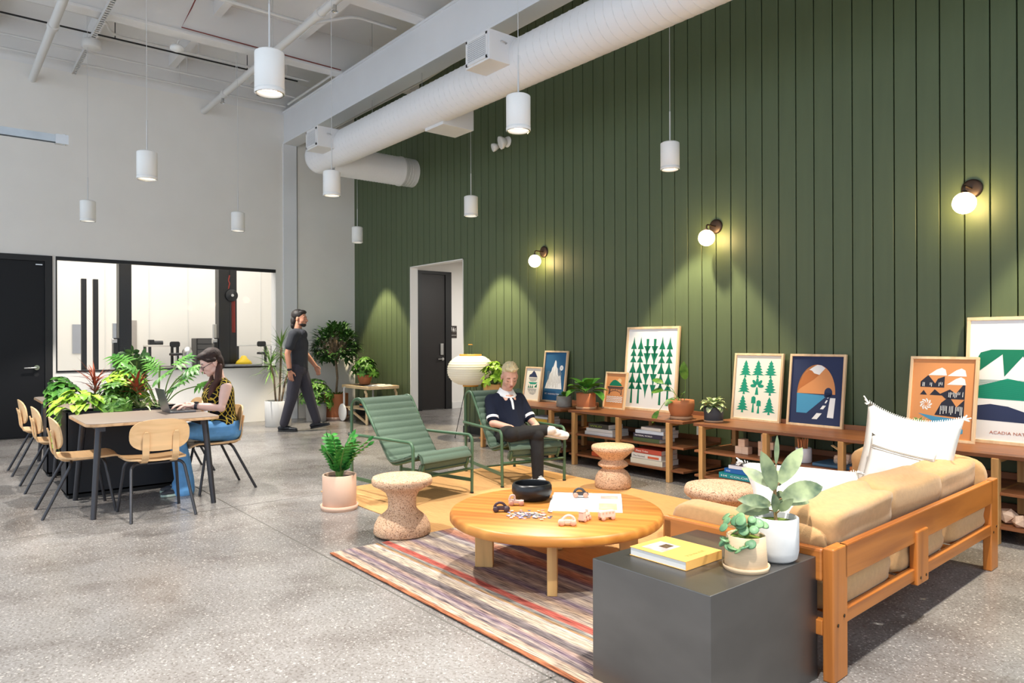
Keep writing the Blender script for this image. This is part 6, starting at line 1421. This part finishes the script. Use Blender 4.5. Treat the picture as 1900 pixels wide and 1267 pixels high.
hand(b, WR[1], (.9, -.22, .02), (.1, 0, 1), .92, True, .45); hand(b, WR[-1], (.9, .22, .02), (.1, 0, 1), .92, False, .45)
remesh(b, 'body', m_skin2, wo, .0058, 3)
face_parts(wo, T, Rh, .95, m_brow_d)
b = MB()
for (x, y, z, r) in ((-.03, 0, .062, (.098, .084, .082)), (-.07, 0, .01, (.05, .076, .085)), (.035, 0, .10, (.06, .066, .034)), (-.06, .0, -.05, (.045, .058, .05))): b.sphere(T(x, y, z), [q*.96 for q in r], 20, 14, Rh)
for k in (-1, 1): limb(b, [T(.06, k*.045, .09), T(.03, k*.076, .045), T(-.02, k*.082, .03)], [.018, .018, .02])
hair = remesh(b, 'hair', m_brunette, wo, .006, 4)
b = MB(); limb(b, [T(-.04, .055, -.05), V((.035, .085, .985)), V((.085, .095, .92)), V((.105, .09, .83)), V((.10, .085, .77))], [.03, .032, .03, .024, .01]); limb(b, [T(-.04, -.055, -.05), V((.03, -.09, .97)), V((.08, -.10, .9)), V((.09, -.09, .82))], [.03, .035, .032, .014])
remesh(b, 'hair_lengths', m_auburn, hair, .006, 3)
b = MB()
for k in (-1, 1): 
    b.tube([T(.102+.004*cos(a)*0, k*.034+.026*cos(a), .0+.02*sin(a)) for a in [2*pi*i/16 for i in range(17)]], .0028, 6, False); b.tube([T(.1, k*.06, .006), T(.05, k*.076, .012), T(-.02, k*.082, .012)], .0026, 6)
b.tube([T(.104, -.009, .005), T(.108, 0, .008), T(.104, .009, .005)], .0026, 6); b.build('eyeglasses', mat('glasses_dark', (40, 34, 44), .3), wo)
m_latt = mat('lattice_print', (26, 24, 26), .85, spec=.1); N, L, bb_ = nodes(m_latt)
tc = N.new('ShaderNodeTexCoord'); sx = N.new('ShaderNodeSeparateXYZ'); L.new(tc.outputs['Object'], sx.inputs[0])
def mth(op, a, b2=None, v=None):
    n = N.new('ShaderNodeMath'); n.operation = op; L.new(a, n.inputs[0])
    if b2 is not None: L.new(b2, n.inputs[1])
    elif v is not None: n.inputs[1].default_value = v
    return n.outputs[0]
hz_ = mth('ADD', sx.outputs['X'], mth('MULTIPLY', sx.outputs['Y'], v=.8)); zz2 = mth('MULTIPLY', sx.outputs['Z'], v=.72)
la = mth('ABSOLUTE', mth('SINE', mth('MULTIPLY', mth('ADD', hz_, zz2), v=64.))); lb = mth('ABSOLUTE', mth('SINE', mth('MULTIPLY', mth('SUBTRACT', hz_, zz2), v=64.)))
mn = mth('MINIMUM', la, lb); cr_ = ramp(N, [(0, (206, 178, 72)), (.22, (206, 178, 72)), (.3, (28, 26, 28)), (1, (28, 26, 28))]); L.new(mn, cr_.inputs[0]); L.new(cr_.outputs[0], bb_.inputs['Base Color'])
b = MB(); limb(b, [V((-.05, 0, .545)), V((-.03, 0, .66)), V((-.01, 0, .78)), V((-.01, 0, .87)), V((-.012, 0, .93))], [.128, .115, .125, .122, .085]); limb(b, [V((-.015, -.09, .925)), V((-.015, .09, .925))], [.06, .06]); limb(b, [V((.05, -.06, .83)), V((.05, .06, .83))], [.085, .085]); limb(b, [V((-.05, -.05, .55)), V((-.05, .05, .55))], [.125, .125])
for k in (-1, 1): limb(b, [V((-.02, k*.075, .95)), V((-.015, k*.145, .94))], [.042, .05])
remesh(b, 'sleeveless_top', m_latt, wo, .0075, 5)
b = MB(); limb(b, [V((-.06, -.06, .535)), V((-.06, .06, .535))], [.122, .122])
for k in (-1, 1): limb(b, [HP[k], HP[k].lerp(KN[k], .5), KN[k], KN[k].lerp(AN[k], .5), AN[k]-V((0, 0, .01)), AN[k]+V((.01, 0, -.075))], [.098, .088, .07, .068, .082, .096])
remesh(b, 'jeans', m_jean, wo, .0075, 5)
for k in (-1, 1): shoe(wo, V((AN[k].x+.02, AN[k].y, 0.002)), frame((1, k*.12, 0)), mat('dark_boot', (70, 72, 78), .6), mat('mint_sole', (176, 196, 186), .6), .95, 'boot')
d = (WR[1]-EL[1]).normalized(); p = WR[1]-d*.02; b = MB(); b.tube([p-d*.012, p+d*.012], .033, 18, False); w_ = b.build('wristwatch', mat('watch_band', (40, 40, 50), .5), wo); MB().box(p+V((-.0, .004, .033)), (.036, .032, .01), frame(d)).build('watch_face', m_black, w_, bevel=.004)

# ---- walking man (local +x = walking direction)
wd = radians(50)
wm = thing('person', 'dark haired man in charcoal clothes walking past the potted plants', 'person', (-10.32, 4.28, 0), wd)
hc = V((.03, 0, 1.665)); Rh = frame((1, -.1, -.06)); neck = V((-.01, 0, 1.50))
SH = {k: V((-.01, k*.185, 1.43)) for k in (-1, 1)}; EL = {-1: V((-.085, -.235, 1.15)), 1: V((.04, .225, 1.15))}; WR = {-1: V((-.045, -.25, .90)), 1: V((.20, .21, .955))}
HP = {k: V((0, k*.09, .93)) for k in (-1, 1)}; KN = {-1: V((-.07, -.095, .50)), 1: V((.13, .095, .51))}; AN = {-1: V((-.19, -.095, .10)), 1: V((.25, .095, .13))}
b = MB(); T = head(b, hc, Rh, 1.)
limb(b, [neck, hc+Rh @ V((-.02, 0, -.05))], [.058, .056]); limb(b, [V((0, 0, .95)), V((0, 0, 1.15)), V((-.01, 0, 1.38)), neck], [.13, .12, .13, .06])
for k in (-1, 1): limb(b, [SH[k], SH[k].lerp(EL[k], .5), EL[k], EL[k].lerp(WR[k], .35), WR[k]], [.055, .048, .042, .041, .03]); limb(b, [HP[k], KN[k], AN[k]], [.085, .055, .04])
hand(b, WR[-1], (.1, .05, -1), (0, -1, 0), 1.02, False, .35); hand(b, WR[1], (.4, -.05, -.9), (.2, 1, 0), 1.02, True, .4)
remesh(b, 'body', m_skin3, wm, .0062, 3); face_parts(wm, T, Rh, 1., m_brow_d)
b = MB()
for (x, y, z, r) in ((-.035, 0, .06, (.105, .09, .088)), (-.085, 0, -.03, (.055, .08, .09)), (.03, 0, .105, (.06, .068, .034)), (-.09, 0, -.1, (.045, .07, .06))): b.sphere(T(x, y, z), r, 20, 14, Rh)
remesh(b, 'hair', m_hair3, wm, .0065, 3)
b = MB(); b.sphere(T(.062, 0, -.085), (.036, .043, .03), 16, 10, Rh); b.sphere(T(.04, 0, -.075), (.045, .058, .03), 16, 10, Rh); b.sphere(T(.095, 0, -.038), (.012, .024, .006), 12, 8, Rh); remesh(b, 'beard', m_hair3, wm, .0055, 3)
b = MB(); limb(b, [V((0, 0, .95)), V((.005, 0, 1.12)), V((0, 0, 1.3)), V((-.01, 0, 1.42)), V((-.01, 0, 1.475))], [.142, .138, .15, .112, .078]); limb(b, [V((-.01, -.12, 1.415)), V((-.01, .12, 1.415))], [.095, .095]); limb(b, [V((0, -.055, 1.3)), V((0, .055, 1.3))], [.135, .135]); limb(b, [V((0, -.05, .96)), V((0, .05, .96))], [.13, .13])
for k in (-1, 1): limb(b, [SH[k], SH[k].lerp(EL[k], .62)], [.076, .069])
b.sphere((.06, 0, 1.43), (.075, .12, .085))
remesh(b, 'tee_shirt', m_chartee, wm, .008, 5)
b = MB(); limb(b, [V((0, -.06, .92)), V((0, .06, .92))], [.13, .13])
for k in (-1, 1): limb(b, [HP[k], HP[k].lerp(KN[k], .5), KN[k], KN[k].lerp(AN[k], .5), AN[k].lerp(KN[k], .06)], [.108, .098, .082, .073, .066])
remesh(b, 'trousers', m_chartr, wm, .008, 5)
shoe(wm, V((-.17, -.095, .002)), frame((1, -.05, 0)), m_bshoe, m_bsole, 1.02); shoe(wm, V((.26, .095, .035)), frame((.97, .05, .2)), m_bshoe, m_bsole, 1.02)
d = (WR[-1]-EL[-1]).normalized(); p = WR[-1]-d*.02; b = MB(); b.tube([p-d*.013, p+d*.013], .037, 18, False); b.box(p+V((0, -.036, 0)), (.03, .01, .034)); b.build('wristwatch', m_black, wm)
# ------------------------------------------------------------------ lamps
def spot(name, loc, energy, color, size=pi/2, blend=.25, radius=.05, rot=(0, 0, 0), parent=None):
    d = bpy.data.lights.new(name, 'SPOT'); d.energy = energy; d.color = color; d.spot_size = size; d.spot_blend = blend; d.shadow_soft_size = radius
    o = bpy.data.objects.new(name, d); COL.objects.link(o); o.location = loc; o.rotation_euler = rot
    return o
def point(name, loc, energy, color, radius=.05):
    d = bpy.data.lights.new(name, 'POINT'); d.energy = energy; d.color = color; d.shadow_soft_size = radius
    o = bpy.data.objects.new(name, d); COL.objects.link(o); o.location = loc; return o
def area(name, loc, energy, color, sx, sy, rot=(0, 0, 0)):
    d = bpy.data.lights.new(name, 'AREA'); d.energy = energy; d.color = color; d.shape = 'RECTANGLE'; d.size = sx; d.size_y = sy
    o = bpy.data.objects.new(name, d); COL.objects.link(o); o.location = loc; o.rotation_euler = rot; return o
WARM = (1., .85, .58)
for (x, y) in PENDANTS + [(-1.2, 5.5), (-1.05, 3.35), (-1.1, 1.6), (-4.2, -.15), (-7.3, -.15), (-1.1, -.15)]:
    spot('pendant_bulb', (x, y, 2.97 if y > 5 else 2.885), (250 if y > 5 else 230), WARM if y > 5 else (1, .955, .88), radians(72 if y > 5 else 88), .3, .045)
for x in SCONCE_X:
    pass
area('workshop_ceiling_lamp', (-15.2, 3.2, 4.6), 230, (1, .99, .96), 5, 6)
area('hallway_ceiling_lamp', (-9.6, 8.2, 2.85), 60, (1, .97, .92), 1.2, 1.2)
